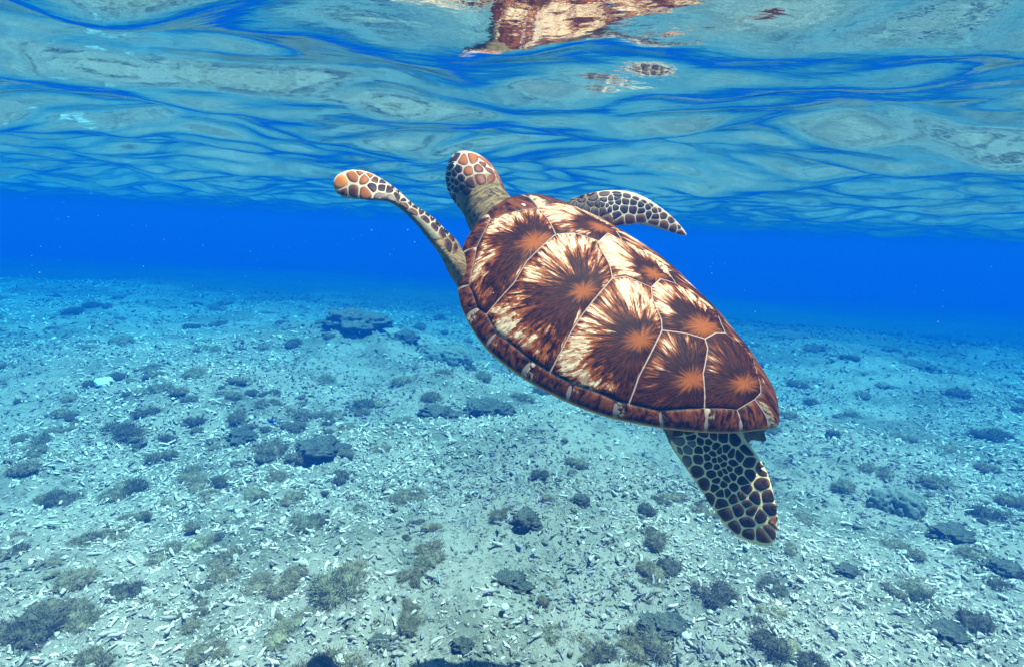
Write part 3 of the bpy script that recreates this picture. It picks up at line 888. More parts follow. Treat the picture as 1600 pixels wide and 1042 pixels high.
to = bpy.data.objects.new('body_raw', tm); C.objects.link(to)
md = to.modifiers.new('r', 'REMESH'); md.mode = 'VOXEL'; md.voxel_size = .0030
md2 = to.modifiers.new('s', 'SMOOTH'); md2.factor = .5; md2.iterations = 5
dg = bpy.context.evaluated_depsgraph_get()
body_me = bpy.data.meshes.new_from_object(to.evaluated_get(dg))
bpy.data.objects.remove(to); bpy.data.meshes.remove(tm)
body_me.name = 'body'
nv = len(body_me.vertices)
bv = np.zeros(nv * 3, np.float32); body_me.vertices.foreach_get('co', bv); bv = bv.reshape(-1, 3)
bn = np.zeros(nv * 3, np.float32); body_me.vertices.foreach_get('normal', bn); bn = bn.reshape(-1, 3)
best = np.full(nv, 9.); reg = np.zeros(nv, int); par = np.zeros(nv); side = np.zeros(nv)
for ri, kname in enumerate(('lf', 'rf', 'qf', 'qr', 'head', 'tail')):
    c, A, B = lofts[kname][2:]
    for i in range(len(c)):
        la = np.linalg.norm(A[i]) + 1e-6; lb = np.linalg.norm(B[i]) + 1e-6
        d = bv - c[i]
        dist = np.linalg.norm(d, axis=1) / max(la, .012)
        mk = dist < best
        best[mk] = dist[mk]; reg[mk] = ri; par[mk] = i / (len(c) - 1); side[mk] = (bn @ (B[i] / lb))[mk]
col = np.tile(np.array([.36, .30, .18]), (nv, 1)); neck = np.zeros(nv)
near = best < 1.6
fl = near & (reg <= 3)
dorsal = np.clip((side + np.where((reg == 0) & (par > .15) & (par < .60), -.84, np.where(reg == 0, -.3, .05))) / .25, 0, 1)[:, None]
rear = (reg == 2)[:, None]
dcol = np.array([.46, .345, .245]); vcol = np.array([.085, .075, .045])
col = np.where(fl[:, None], vcol + (np.where(rear, np.array([.92, .60, .29]), dcol) - vcol) * dorsal, col)  # hind flipper skin lightened in colour to offset the shell's shade
sh_l = (fl & (reg <= 1) & (par < .22)) | (fl & (reg == 2) & (par < .1))
col[sh_l] = (.20, .125, .055); neck[sh_l] = .8
hd = near & (reg == 4)
hf = np.clip((par - .36) / .06, 0, 1)[:, None]
col = np.where(hd[:, None], np.array([.20, .125, .048]) * (1 - hf) + np.array([.38, .30, .22]) * hf, col)
neck = np.where(hd, 1 - hf[:, 0], neck)
tl = near & (reg == 5)
col[tl] = (.12, .075, .045)
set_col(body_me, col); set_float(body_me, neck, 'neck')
body_me.polygons.foreach_set('use_smooth', np.ones(len(body_me.polygons), bool))


def mat_skin():
    m = NT('turtle_skin')
    co = m.coord()
    c = m.attr('Col'); nk = m.attr('neck', 'Fac')
    fine = m.noise(co, 240, 3, .6)
    wr_ = m.noise(m.vmath('MULTIPLY', co, (150, 26, 40)), 1.0, 3, .6, .8)
    vo = m.n('TexVoronoi', None, Vector=co, Scale=62.0, Randomness=1.0).outputs['Distance']
    spots = m.math('MULTIPLY', m.math('SUBTRACT', 1.0, m.ramp(vo, .24, .34)), m.ramp(m.noise(co, 22, 2), .40, .50))
    line = m.ramp(wr_, .46, .58)
    c2 = m.mix(m.math('MULTIPLY', line, m.math('MULTIPLY', nk, .85)), c, (.06, .035, .012))
    c2 = m.mix(m.math('MULTIPLY', spots, nk), c2, (.035, .018, .008))
    c2 = m.mix(m.math('MULTIPLY', m.ramp(fine, .45, .7), .25), c2, (.30, .24, .17))
    h = m.math('ADD', m.math('MULTIPLY', m.math('MULTIPLY', wr_, nk), -1.6), m.math('MULTIPLY', fine, .25))
    return m.bsdf(c2, .6, .06, m.bump(h, .6, .004))


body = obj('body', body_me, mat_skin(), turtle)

# --- scales: raised plates laid on the head and flippers
bvh = BVHTree.FromPolygons([Vector(v) for v in bv], [tuple(p.vertices) for p in body_me.polygons])
SC = {'d': ((.010, .007, .012), (.045, .022, .016)), 'D': ((.006, .005, .014), (.020, .012, .022)), 'b': ((.035, .012, .007), (.15, .058, .026)),
      'o': ((.30, .085, .018), (.16, .042, .012)), 'O': ((.42, .105, .015), (.52, .19, .05)), 'r': ((.17, .040, .013), (.095, .024, .010)), 'g': ((.20, .14, .11), (.10, .07, .06))}


def mat_scale():
    m = NT('skin_scale')
    c = m.attr('Col')
    n = m.noise(m.coord(), 170, 3, .6)
    c = m.mix(m.math('MULTIPLY', m.ramp(n, .4, .75), .45), c, m.mix(.5, c, (.25, .10, .04)))
    return m.bsdf(c, m.math('MULTIPLY_ADD', n, .15, .42), .06, m.bump(n, .12, .002))


scale_mat = mat_scale()


def clip_half(poly, p, n):
    o = []
    for i in range(len(poly)):
        a, b = poly[i - 1], poly[i]
        da, db = (a - p) @ n, (b - p) @ n
        if (da <= 0) != (db <= 0): o.append(a + (b - a) * (da / (da - db)))
        if db <= 0: o.append(b)
    return o


def chaikin(p, it=2, f=.22):
    for _ in range(it):
        q = []
        for i in range(len(p)):
            a, b = p[i], p[(i + 1) % len(p)]
            q += [a + (b - a) * f, a + (b - a) * (1 - f)]
        p = q
    return p


def scales(spec, gap, rise=.0008, grow=1.0, rim_orange=0.0):
    d = np.array(spec['dir']); d = d / np.linalg.norm(d)
    S3 = np.array([s[:3] for s in spec['seeds']]); kinds = [s[3] for s in spec['seeds']]
    o = S3.mean(0)
    e1 = np.cross(d, [0, 0, 1.]); e1 /= np.linalg.norm(e1); e2 = np.cross(d, e1)
    E = np.stack([e1, e2], 1)
    S2 = (S3 - o) @ E; OL = (np.array(spec['outline']) - o) @ E; OL = OL.mean(0) + (OL - OL.mean(0)) * grow; Dp = (S3 - o) @ d
    n = len(S2)
    area_mean = None
    for i in range(n):
        if kinds[i] == 'x': continue
        cell = [x for x in np.array([[-.12, -.12], [.12, -.12], [.12, .12], [-.12, .12]]) + S2[i]]
        for j in range(n):
            if j == i: continue
            v = S2[j] - S2[i]; L = np.linalg.norm(v)
            if L > .16: continue
            cell = clip_half(cell, S2[i] + v * .5, v / L)
        if len(cell) < 3: continue
        # clip by outline: walk the cell border in towards the seed until inside
        fine = []
        for a, b in zip(cell, cell[1:] + cell[:1]):
            m_ = max(1, int(np.linalg.norm(b - a) / .004)); fine += [a + (b - a) * q / m_ for q in range(m_)]
        ol = [tuple(q) for q in OL]
        cl = []; onb = []
        for q in fine:
            onb.append(0.)
            if not inside(q, ol):
                lo, hi = 0., 1.
                if not inside(S2[i], ol): lo = 0.
                for _ in range(12):
                    mid = (lo + hi) / 2
                    if inside(S2[i] + (q - S2[i]) * mid, ol): lo = mid
                    else: hi = mid
                q = S2[i] + (q - S2[i]) * lo
                onb[-1] = 1.
            cl.append(q)
        cl = np.array(cl)
        cen = cl.mean(0)
        r = np.linalg.norm(cl - cen, axis=1)
        rm = max(r.mean(), .0012)
        g = min(gap, rm * .38)
        cl = cen + (cl - cen) * np.maximum(1 - g / np.maximum(r, 1e-5), .25)[:, None]
        # even resample to 14 border points then round
        seg = np.linalg.norm(np.roll(cl, -1, 0) - cl, axis=1); cum = np.concatenate([[0], np.cumsum(seg)])
        if cum[-1] < .003: continue
        N = 14
        tt = np.linspace(0, cum[-1], N, endpoint=False)
        clx = np.vstack([cl, cl[:1]])
        rs = np.stack([np.interp(tt, cum, clx[:, k_]) for k_ in (0, 1)], 1)
        rs = .64 * rs + .18 * (np.roll(rs, 1, 0) + np.roll(rs, -1, 0))
        rb = np.interp(tt, cum, onb + onb[:1])
        P = []
        C1, C2 = SC[kinds[i]]
        cols = []
        dark_dir = rng.normal(size=2)
        for f_, hh in ((1.0, -.0004), (.86, rise), (.45, rise * 1.35), (0, rise * 1.45)):
            pts2 = cen + (rs - cen) * f_ if f_ > 0 else cen[None]
            for qi, q in enumerate(pts2):
                w = o + E @ q + d * Dp[i]
                hit = bvh.ray_cast(Vector(w - d * .12), Vector(d), .24)
                if hit[0] is None or abs(np.dot(np.array(hit[0]) - w, d)) > .09:
                    hit = bvh.find_nearest(Vector(w))
                nn = np.array(hit[1])
                if nn @ d > 0: nn = -nn
                P.append(np.array(hit[0]) + nn * hh)
                cc = np.array(C1) * (1 - f_ ** 2) + np.array(C2) * f_ ** 2
                k_ = rim_orange * f_ ** 2 * (rb[qi] if f_ > 0 else 0)
                cols.append(cc * (1 - k_) + np.array([.46, .17, .04]) * k_)  # orange pigment on plate edges along the limb outline
        T = []
        for ring in (0, 1):
            for a in range(N):
                b = (a + 1) % N
                T += [(ring * N + a, ring * N + b, (ring + 1) * N + b), (ring * N + a, (ring + 1) * N + b, (ring + 1) * N + a)]
        for a in range(N): T.append((2 * N + a, 2 * N + (a + 1) % N, 3 * N))
        P = np.array(P)
        me = mesh_np('scale', P, T)
        set_col(me, np.array(cols))
        obj('scale', me, scale_mat, body)


# the same plates on the far side of the head, where the near set has not reached
hc, hA = lofts['head'][2], lofts['head'][3]
pm = hc[len(hc) // 2]; am = hA[len(hc) // 2] / np.linalg.norm(hA[len(hc) // 2])
refl = lambda q: np.array(q) - 2 * ((np.array(q) - pm) @ am) * am
hs_ = DATA['scales']['head']
dn = np.array(hs_['dir'])
vis = []
for s in hs_['seeds']:
    h_ = bvh.ray_cast(Vector(np.array(s[:3]) - dn * .12), Vector(dn), .24)
    vis.append(np.array(h_[0] if h_[0] is not None else bvh.find_nearest(Vector(s[:3]))[0]))
vis = np.array(vis)
dm = np.array(hs_['dir']); dm = dm - 2 * (dm @ am) * am
far_seeds = []
for s in hs_['seeds']:
    q = refl(s[:3]); h_ = bvh.ray_cast(Vector(q - dm * .12), Vector(dm), .24)
    hq = np.array(h_[0]) if h_[0] is not None else q
    if min(np.linalg.norm(v - hq) for v in vis) > .015:
        far_seeds.append([*hq, s[3]])
near_seeds = [[*v, s[3]] for v, s in zip(vis, hs_['seeds'])]
block = lambda ss: [[*s[:3], 'x'] for s in ss]
scales({'dir': hs_['dir'], 'seeds': near_seeds + block(far_seeds), 'outline': hs_['outline']}, .0005, grow=1.16)
scales({'dir': dm, 'seeds': far_seeds + block(near_seeds), 'outline': [refl(q) for q in hs_['outline']]}, .0007, grow=1.1)
scales(DATA['scales']['lf'], .0005, rim_orange=.6)
scales(DATA['scales']['rf'], .0004, rim_orange=.6)
SC['d'] = ((.022, .010, .010), (.085, .036, .016))      # browner plates on the hind flipper
SC['D'] = ((.012, .007, .012), (.050, .022, .016))
scales(DATA['scales']['qf'], .0004, rim_orange=1.0)

# eye
eo, ed_ = (Vector(q) for q in DATA['eye_ray'])
eh = bvh.ray_cast(eo, ed_.normalized(), .6)
if eh[0] is None: eh = bvh.find_nearest(eo + ed_ * .27)


def mat_eye():
    m = NT('eye')
    return m.bsdf((.006, .006, .008), .08, .6)


def ico(r, sub=3):
    b = bmesh.new(); bmesh.ops.create_icosphere(b, subdivisions=sub, radius=r)
    V_ = np.array([v.co[:] for v in b.verts]); T_ = np.array([[v.index for v in f.verts] for f in b.faces]); b.free()
    return V_, T_


ev, et = ico(.0112)
ec = np.array(eh[0]) - np.array(eh[1]) * .0030
obj('eye', mesh_np('eye', ev + ec, et), mat_eye(), body)
en = Vector(eh[1]).normalized(); e1_ = en.orthogonal().normalized(); e2_ = en.cross(e1_)
LV = []; LT = []
for a in range(24):
    ga = 2 * math.pi * a / 24
    rd = e1_ * math.cos(ga) + e2_ * math.sin(ga)
    for b in range(8):
        gb = 2 * math.pi * b / 8
        LV.append(Vector(eh[0]) + rd * (.0106 + .0016 * math.cos(gb)) + en * (.0006 + .0016 * math.sin(gb)))
        LT.append((a * 8 + b, ((a + 1) % 24) * 8 + b, ((a + 1) % 24) * 8 + (b + 1) % 8, a * 8 + (b + 1) % 8))
obj('eyelid', mesh_np('eyelid', np.array([v[:] for v in LV]), LT), mat_simple('eyelid', (.40, .33, .25), (.52, .44, .35), 200, .6, .2), body)
# pale barnacle spot on the front left edge plate
bp = shell_uv(.758, .263); bnn = shell_n(*np.array(to_st((.758, .263)))[:, None])[0]
bvv, btt = ico(.0042, 2)
obj('barnacle', mesh_np('barnacle', bvv * np.array([1, 1, .5]) + bp + bnn * .0015, btt), mat_simple('barnacle', (.75, .68, .6), (.85, .8, .72)), carapace)

ITEMS = [
    ('rock', -1.437, 4.928, 0.851, 0.3, 'long low dark reef ledge at left of the pale coral boulder'),
    ('rock', -0.97, 4.954, 0.354, 0.55, 'dark rock at the right end of the long low reef ledge'),
    ('rock', -0.919, 2.615, 0.342, 0.38, 'wide dark rock with a ragged top beside the small blue fish'),
    ('rock', -0.432, 3.245, 0.362, 0.35, 'broad dark reef rock on the left half of the mound under the shell'),
    ('rock', -0.122, 3.292, 0.405, 0.42, 'broad dark reef rock on the right half of the mound under the shell'),
    ('rock', 0.093, 1.957, 0.148, 0.85, 'rounded brown boulder tufted with algae, topmost of the heap below the shell'),
    ('rock', 0.038, 1.685, 0.177, 0.42, 'dark jagged rock lying against the foot of the rounded brown boulder'),
    ('rock', -0.094, 1.37, 0.083, 0.5, 'greyish purple lump of coral rock at the bottom centre'),
    ('rock', -0.302, 1.356, 0.128, 0.35, 'dark low rock mixed with rubble at the bottom, left of the purple lump'),
    ('rock', 1.803, 2.066, 0.213, 0.42, 'domed dark rock on the right below the pale hazy coral mound'),
    ('rock', 1.789, 1.826, 0.19, 0.5, 'dark rock at the right edge of the view'),
    ('rock', 3.881, 5.21, 0.419, 0.35, 'distant dark rock alone on the right'),
    ('rock', 3.549, 6.737, 0.845, 0.26, 'far dark reef ledge just behind the rear of the shell'),
    ('rock', 4.392, 6.441, 0.294, 0.35, 'faint far dark rock beyond the distant rock on the right'),
    ('rock', -1.375, 2.746, 0.228, 0.4, 'dark rock at the left of the blue fish'),
    ('rock', 0.497, 1.455, 0.192, 0.33, 'long dark rock half buried in rubble beside the little round shell'),
    ('rock', 1.294, 1.438, 0.153, 0.4, 'dark rock in the bottom right corner area among brown tufts'),
    ('rock', 0.309, 2.167, 0.118, 0.75, 'round dark lump on pale rubble right of the brown boulder'),
    ('rock', 1.919, 3.188, 0.105, 0.8, 'small dark rock right of the shell tail'),
    ('rock', 1.184, 1.741, 0.107, 0.4, 'small grey rock on the pale sand right of the rear flipper tip'),
    ('coral_boulder', -0.561, 4.613, 0.49, 0.5, 'pale ridged coral boulder under the front edge of the shell'),
    ('coral_boulder', 1.743, 2.311, 0.244, 0.75, 'pale hazy round coral mound on the right'),
    ('coral_slab', -2.527, 3.419, 0.168, 0.35, 'white bone like coral slab on the far left'),
    ('shell_stone', 0.535, 1.45, 0.025, 0.9, 'little round pale shell stone in the bottom centre right'),
    ('shell_stone', 0.018, 1.554, 0.025, 0.9, 'little round pale stone beside the dark jagged rock'),
    ('algae_tuft', -1.275, 1.35, 0.162, 1, 'big dark tuft in the bottom left corner'),
    ('algae_tuft', -1.04, 1.283, 0.09, 1, 'tall brown tuft at bottom left, right of the corner tuft'),
    ('algae_tuft', -1.154, 1.752, 0.108, 1, 'dark rounded tuft on pale rubble at left'),
    ('algae_tuft', -0.761, 2.019, 0.108, 1, 'brown bushy tuft on pale rubble left of centre'),
    ('algae_tuft', -1.665, 2.24, 0.129, 1, 'dark tuft at left above the pale rubble'),
    ('algae_tuft', -1.813, 2.162, 0.12, 1, 'brown tuft at left beside a dark tuft'),
    ('algae_tuft', -1.141, 1.574, 0.09, 1, 'dark tuft leaning over rubble at lower left'),
    ('algae_tuft', -1.676, 1.794, 0.057, 1, 'small round tuft at the left edge'),
    ('algae_tuft', -1.565, 1.648, 0.102, 1, 'dark tuft cut by the left edge'),
    ('algae_tuft', -0.93, 1.695, 0.054, 1, 'small tuft with a rounded top at lower left'),
    ('algae_tuft', -0.633, 1.476, 0.03, 1, 'tiny tuft alone on the near rubble'),
    ('algae_tuft', -0.907, 1.544, 0.05, 1, 'small brown tuft on near rubble at lower left'),
    ('algae_tuft', -1.315, 1.576, 0.108, 1, 'feathery grey brown tuft on the lower left'),
    ('algae_tuft', -0.445, 1.3, 0.14, 1, 'broad brown mat of tufts at the bottom edge'),
    ('algae_tuft', -0.484, 1.561, 0.165, 1, 'broad thin brown mat of tufts on the near rubble'),
    ('algae_tuft', 0.585, 2.162, 0.078, 1, 'dark tuft left of the rear flipper'),
    ('algae_tuft', 0.665, 2.231, 0.07, 1, 'round grey tuft closest to the rear flipper'),
    ('algae_tuft', 0.563, 1.937, 0.108, 1, 'low tuft on rubble left of the flipper tip'),
    ('algae_tuft', 0.502, 1.766, 0.091, 1, 'feathery grey tuft below the flipper tip'),
    ('algae_tuft', 0.57, 1.775, 0.087, 1, 'dark tuft beside the feathery grey tuft'),
    ('algae_tuft', 0.67, 1.593, 0.111, 1, 'dark brown tuft under the rear flipper tip'),
    ('algae_tuft', 0.293, 1.401, 0.081, 1, 'dark tuft at the bottom, left of the long dark rock'),
    ('algae_tuft', 0.238, 1.443, 0.062, 1, 'low brown tuft near the bottom centre'),
    ('algae_tuft', 0.758, 1.407, 0.117, 1, 'wide dark tuft at the bottom right of centre'),
    ('algae_tuft', 1.034, 1.877, 0.06, 1, 'thin tuft just right of the flipper tip'),
    ('algae_tuft', 0.368, 1.33, 0.077, 1, 'tan tuft cut by the bottom edge'),
    ('algae_tuft', 1.618, 2.538, 0.109, 1, 'tan round tuft right of the rear flipper'),
    ('algae_tuft', 1.856, 2.681, 0.127, 1, 'dark tuft next to the tan round tuft'),
    ('algae_tuft', 2.1, 2.584, 0.141, 1, 'dark tuft behind the pale hazy coral mound'),
    ('algae_tuft', 2.095, 2.3, 0.138, 1, 'brown tuft on the right above the dark edge rock'),
    ('algae_tuft', 2.377, 2.499, 0.119, 1, 'tuft cut by the right edge'),
    ('algae_tuft', 1.357, 1.69, 0.096, 1, 'grey green tuft on pale rubble at right'),
    ('algae_tuft', 1.326, 1.605, 0.096, 1, 'dark tuft in front of the grey green tuft'),
    ('algae_tuft', 1.408, 1.51, 0.094, 1, 'brown tuft behind the bottom right dark rock'),
    ('algae_tuft', 0.85, 1.361, 0.069, 1, 'dark tuft cut by the bottom edge at right'),
    ('algae_tuft', 1.696, 1.764, 0.087, 1, 'tuft below the dark rock at the right edge'),
    ('algae_tuft', -0.307, 4.234, 0.118, 1, 'dark upright tuft under the shell edge'),
    ('algae_tuft', -1.282, 3.831, 0.143, 1, 'dark tuft in the middle distance at centre left'),
    ('algae_tuft', -0.733, 3.829, 0.16, 1, 'tan tuft in the middle distance above the mound'),
    ('algae_tuft', -1.793, 4.586, 0.159, 1, 'dark tuft left of the long reef ledge'),
    ('algae_tuft', -0.913, 3.465, 0.154, 1, 'dark tuft between the ledge and the mound'),
    ('algae_tuft', -1.411, 3.216, 0.121, 1, 'brown tuft above the blue fish'),
    ('algae_tuft', -0.489, 3.507, 0.139, 1, 'brown tuft growing on the left mound rock'),
    ('algae_tuft', -0.193, 3.892, 0.145, 1, 'tan tuft growing on the right mound rock'),
    ('algae_tuft', -1.109, 6.732, 0.184, 1, 'far tuft beyond the pale coral boulder'),
    ('algae_tuft', -1.98, 5.771, 0.132, 1, 'far tuft beyond the long reef ledge'),
    ('algae_tuft', -0.48, 3.908, 0.118, 1, 'small tuft behind the mound'),
    ('algae_tuft', -3.144, 4.477, 0.176, 1, 'dark double tuft alone in the blue distance at left'),
    ('algae_tuft', -4.83, 6.166, 0.183, 1, 'far dark tuft at upper left of the seabed'),
    ('algae_tuft', -3.09, 5.936, 0.122, 1, 'tiny far dark tuft'),
    ('algae_tuft', -3.926, 7.668, 0.209, 1, 'farthest faint tuft near the blue'),
    ('algae_tuft', -1.957, 2.731, 0.162, 1, 'dark tuft right of the white coral slab'),
    ('algae_tuft', -2.493, 3.485, 0.106, 1, 'dark tuft growing beside the white coral slab'),
    ('algae_tuft', -1.998, 3.453, 0.162, 1, 'tan tuft on rubble in the left middle distance'),
    ('algae_tuft', -2.031, 3.18, 0.134, 1, 'brown tuft left of the tan middle tuft'),
    ('algae_tuft', -1.196, 2.681, 0.127, 1, 'brown tuft between the blue fish and the left rock'),
    ('algae_tuft', -1.19, 3.131, 0.147, 1, 'brown low tuft right of the blue fish'),
    ('algae_tuft', 2.308, 4.192, 0.136, 1, 'far dark tuft right of the shell'),
    ('algae_tuft', 1.792, 3.516, 0.123, 1, 'tuft close behind the shell tail'),
    ('algae_tuft', 2.399, 4.586, 0.138, 1, 'faint tuft beyond the shell tail'),
    ('algae_tuft', 2.468, 3.895, 0.136, 1, 'faint dark tuft in the right middle distance'),
    ('algae_tuft', 3.59, 4.411, 0.173, 1, 'dark tuft in blue haze at right'),
    ('algae_tuft', 3.102, 3.46, 0.186, 1, 'dark patch of tuft at the right edge of the haze'),
    ('algae_tuft', 0.166, 1.731, 0.055, 1, 'small brown tuft right of the jagged rock'),
    ('algae_tuft', 0.139, 1.609, 0.044, 1, 'tiny brown tuft below the jagged rock'),
    ('algae_tuft', -0.015, 2.057, 0.085, 1, 'brown tuft left of the rounded brown boulder'),
    ('algae_tuft', -0.264, 1.518, 0.049, 1, 'grey tuft among rubble at the bottom centre'),
    ('algae_tuft', -0.264, 1.751, 0.065, 1, 'pale feathery tuft in the near centre'),
    ('algae_tuft', -1.066, 2.256, 0.092, 1, 'brown thin tuft on rubble left of centre'),
    ('algae_tuft', -1.232, 2.238, 0.091, 1, 'brown tuft on rubble below the left rock'),
    ('algae_tuft', -2.28, 2.624, 0.106, 1, 'brown tuft at left under the haze'),
    ('algae_tuft', -0.599, 2.186, 0.063, 1, 'small tuft on pale rubble at centre'),
    ('algae_tuft', -0.249, 2.346, 0.073, 1, 'small tuft on pale rubble below the mound'),
]
FISH_AT = (-1.224, 2.819, 0.091)

# ------------------------------------------------------------------ seabed: rocks, corals, algae, rubble, fish
rock_mat = mat_rock()
coral_mat = mat_simple('pale_coral', (.11, .10, .075), (.30, .26, .20), 7, .9, 1.0)
white_mat = mat_simple('white_coral', (.70, .66, .60), (.85, .82, .76), 60)
alg_mats = [mat_algae('algae_brown', (.25, .165, .09), (.46, .33, .20)), mat_algae('algae_dark', (.11, .08, .048), (.27, .195, .125)), mat_algae('algae_tan', (.32, .24, .13), (.55, .42, .26))]


def rock_mesh(seed, sub=5, amp=.46):
    v, t = ico(1.0, sub)
    r_ = np.random.default_rng(seed); o = r_.uniform(0, 90, 6)
    def n3(s, k):
        return (vnoise(v[:, 0] * s + o[k], v[:, 1] * s + o[k + 1]) + vnoise(v[:, 1] * s + o[k + 1] + 7, v[:, 2] * s + o[k + 2]) + vnoise(v[:, 2] * s + o[k] + 3, v[:, 0] * s - o[k + 2])) * .9
    d = 1 + amp * (n3(1.6, 0) + .55 * n3(3.7, 1) + .42 * n3(8.0, 2) + .32 * n3(17.0, 3))
    v = v * d[:, None]
    v[:, 2] = np.where(v[:, 2] < -.25, -.25 + (v[:, 2] + .25) * .3, v[:, 2])
    return mesh_np('rock', v, t)


def coral_boulder_mesh(seed):
    v, t = ico(1.0, 5)
    r_ = np.random.default_rng(seed); o = r_.uniform(0, 90, 4)
    rid = abs(vnoise(v[:, 0] * 5 + o[0] + v[:, 2] * 2, v[:, 1] * 5 + o[1])) * 2
    lob = vnoise(v[:, 0] * 1.7 + o[2], v[:, 1] * 1.7 + o[3])
    v = v * (1 + .55 * lob - .20 * np.exp(-(rid / .14) ** 2) + .10 * vnoise(v[:, 0] * 16, v[:, 1] * 16 + v[:, 2] * 9))[:, None]
    return mesh_np('coral_boulder', v, t)


def tuft_mesh(seed, nb=2200):
    """a cushion of fine branching filaments, about one unit wide"""
    r_ = np.random.default_rng(seed)
    V = []; T = []
    lobes = [(r_.normal(0, .20), r_.normal(0, .20), r_.uniform(.6, 1.1)) for _ in range(5)]
    for i in range(nb):
        lx, ly, lh = lobes[r_.integers(5)]
        az = r_.uniform(0, 2 * np.pi); el = np.arccos(r_.uniform(.05, 1))
        d = np.array([np.sin(el) * np.cos(az), np.sin(el) * np.sin(az), np.cos(el) * .95 + .1])
        base = np.array([lx, ly, -.02]) + d * r_.uniform(.06, .20)
        d = d + r_.normal(0, .55, 3); d /= np.linalg.norm(d)
        ln = r_.uniform(.05, .15) * lh
        wd = r_.uniform(.006, .013)
        sd = np.cross(d, r_.normal(size=3)); sd /= np.linalg.norm(sd)
        bend = r_.normal(0, .06, 3)
        o = len(V)
        for j in range(4):
            f = j / 3
            p = base + d * ln * f + bend * f * f
            w = wd * (1 - .55 * f)
            V += [p + sd * w, p - sd * w]
        for j in range(3):
            a = o + 2 * j
            T += [(a, a + 1, a + 3), (a, a + 3, a + 2)]
        for q in range(2):     # twigs
            f = r_.uniform(.4, .95); p = base + d * ln * f + bend * f * f
            e = d + r_.normal(0, 1.0, 3); e /= np.linalg.norm(e)
            o2 = len(V)
            V += [p + sd * wd * .7, p - sd * wd * .7, p + e * ln * .35]
            T.append((o2, o2 + 1, o2 + 2))
    for lx, ly, lh in lobes:      # the matted heart of the cushion
        cv, ct_ = ico(.20 * lh, 3)
        d = 1 + .5 * (vnoise(cv[:, 0] * 14 + lx * 90, cv[:, 1] * 14) + vnoise(cv[:, 2] * 14, cv[:, 0] * 14 + ly * 50))
        cv = cv * d[:, None] + np.array([lx, ly, .02])
        T += (ct_ + len(V)).tolist(); V += list(cv)
    return mesh_np('algae_tuft', np.array(V), np.array(T), False)


rock_meshes = [rock_mesh(40 + i) for i in range(7)]
tuft_meshes = [tuft_mesh(70 + i) for i in range(7)]
coral_meshes = [coral_boulder_mesh(3), coral_boulder_mesh(9)]
slab_mesh = rock_mesh(91, 4, .25); slab_mesh.name = 'coral_slab'
stone_mesh = rock_mesh(93, 3, .12); stone_mesh.name = 'shell_stone'
for m_ in rock_meshes: m_.materials.append(rock_mat)
for m_ in coral_meshes: m_.materials.append(coral_mat)
for m_ in (slab_mesh, stone_mesh): m_.materials.append(white_mat)
for m_ in tuft_meshes: m_.materials.append(alg_mats[0])
GROUPS = {'rock': ('rock', 'dark reef rocks on the seabed'), 'coral_boulder': ('coral', 'pale coral boulders'), 'coral_slab': ('coral', None), 'shell_stone': ('stone', 'little pale stones'), 'algae_tuft': ('algae', 'algae tufts on the rubble')}
tops = []


def top_at(x, y):
    z = float(ground_h(x, y))
    for (rx, ry, rw, rh) in tops:
        q = ((x - rx) ** 2 + (y - ry) ** 2) / (rw * rw)
        if q < .8: z = max(z, float(ground_h(rx, ry)) + rh * math.sqrt(1 - q) * .8)
    return z


cnt = {}
for kind, x, y, w, hr, label in ITEMS:
    i = cnt[kind] = cnt.get(kind, -1) + 1
    h = w * .5
    if kind == 'rock':
        me = rock_meshes[i % 7]; sc = (h * .70, h * .5, w * hr * .38)
        yy = y + h * .5
        tops.append((x, yy, h, sc[2]))
    elif kind == 'coral_boulder':
        me = coral_meshes[i % 2]; sc = (h * .9, h * .7, w * hr * .5); yy = y + h * .5
        tops.append((x, yy, h, sc[2]))
    elif kind == 'coral_slab':
        me = slab_mesh; sc = (h, h * .6, w * hr * .5); yy = y
    elif kind == 'shell_stone':
        me = stone_mesh; sc = (h, h, h * .9); yy = y
    else:
        me = tuft_meshes[i % 7]; sc = (w * 1.3, w * 1.2, w * random.uniform(.9, 1.25)); yy = y + h * .3
    o = bpy.data.objects.new(kind, me)
    o.location = (x, yy, top_at(x, yy) if kind == 'algae_tuft' else float(ground_h(x, yy)) + (sc[2] * .1 if kind != 'shell_stone' else h * .7))
    o.scale = sc
    o.rotation_euler = (0, 0, random.uniform(-.5, .5) if kind == 'rock' else random.uniform(0, 6.28))
    link(o)
    if kind == 'algae_tuft':
        tone = 2 if ('tan' in label or 'pale' in label or 'thin' in label) else 1 if ('dark' in label) else 0
        o.material_slots[0].link = 'OBJECT'; o.material_slots[0].material = alg_mats[tone]
    c_, g_ = GROUPS[kind]
    tag(o, label, c_, g_)

# scattered small tufts that nothing tells apart
def sector(x, y):
    a = x / y
    side = 'left' if a < -.33 else 'right' if a > .33 else 'middle'
    dist = 'near' if y < 2.4 else 'mid distance' if y < 4.6 else 'far'
    return side, dist


for i in range(280):
    y = 1.35 + 6.5 * random.random() ** 1.25
    x = random.uniform(-.95, .95) * y
    if i % 3 == 0:
        y = random.uniform(1.4, 3.4); x = random.uniform(-.92, -.15) * y
    s, d = sector(x, y)
    o = bpy.data.objects.new('algae_tuft', tuft_meshes[random.randrange(7)])
    w = random.uniform(.04, .14) * (.75 + .14 * y)
    o.scale = (w, w, w * random.uniform(.5, .9)); o.rotation_euler = (0, 0, random.uniform(0, 6.28))
    o.location = (x, y, float(ground_h(x, y)))
    link(o)
    o.material_slots[0].link = 'OBJECT'; o.material_slots[0].material = alg_mats[random.choice((0, 0, 1, 2))]
    tag(o, 'one of many small low algae tufts dotting the %s rubble on the %s' % (d, s), 'algae', 'small algae tufts, %s %s' % (d, s))

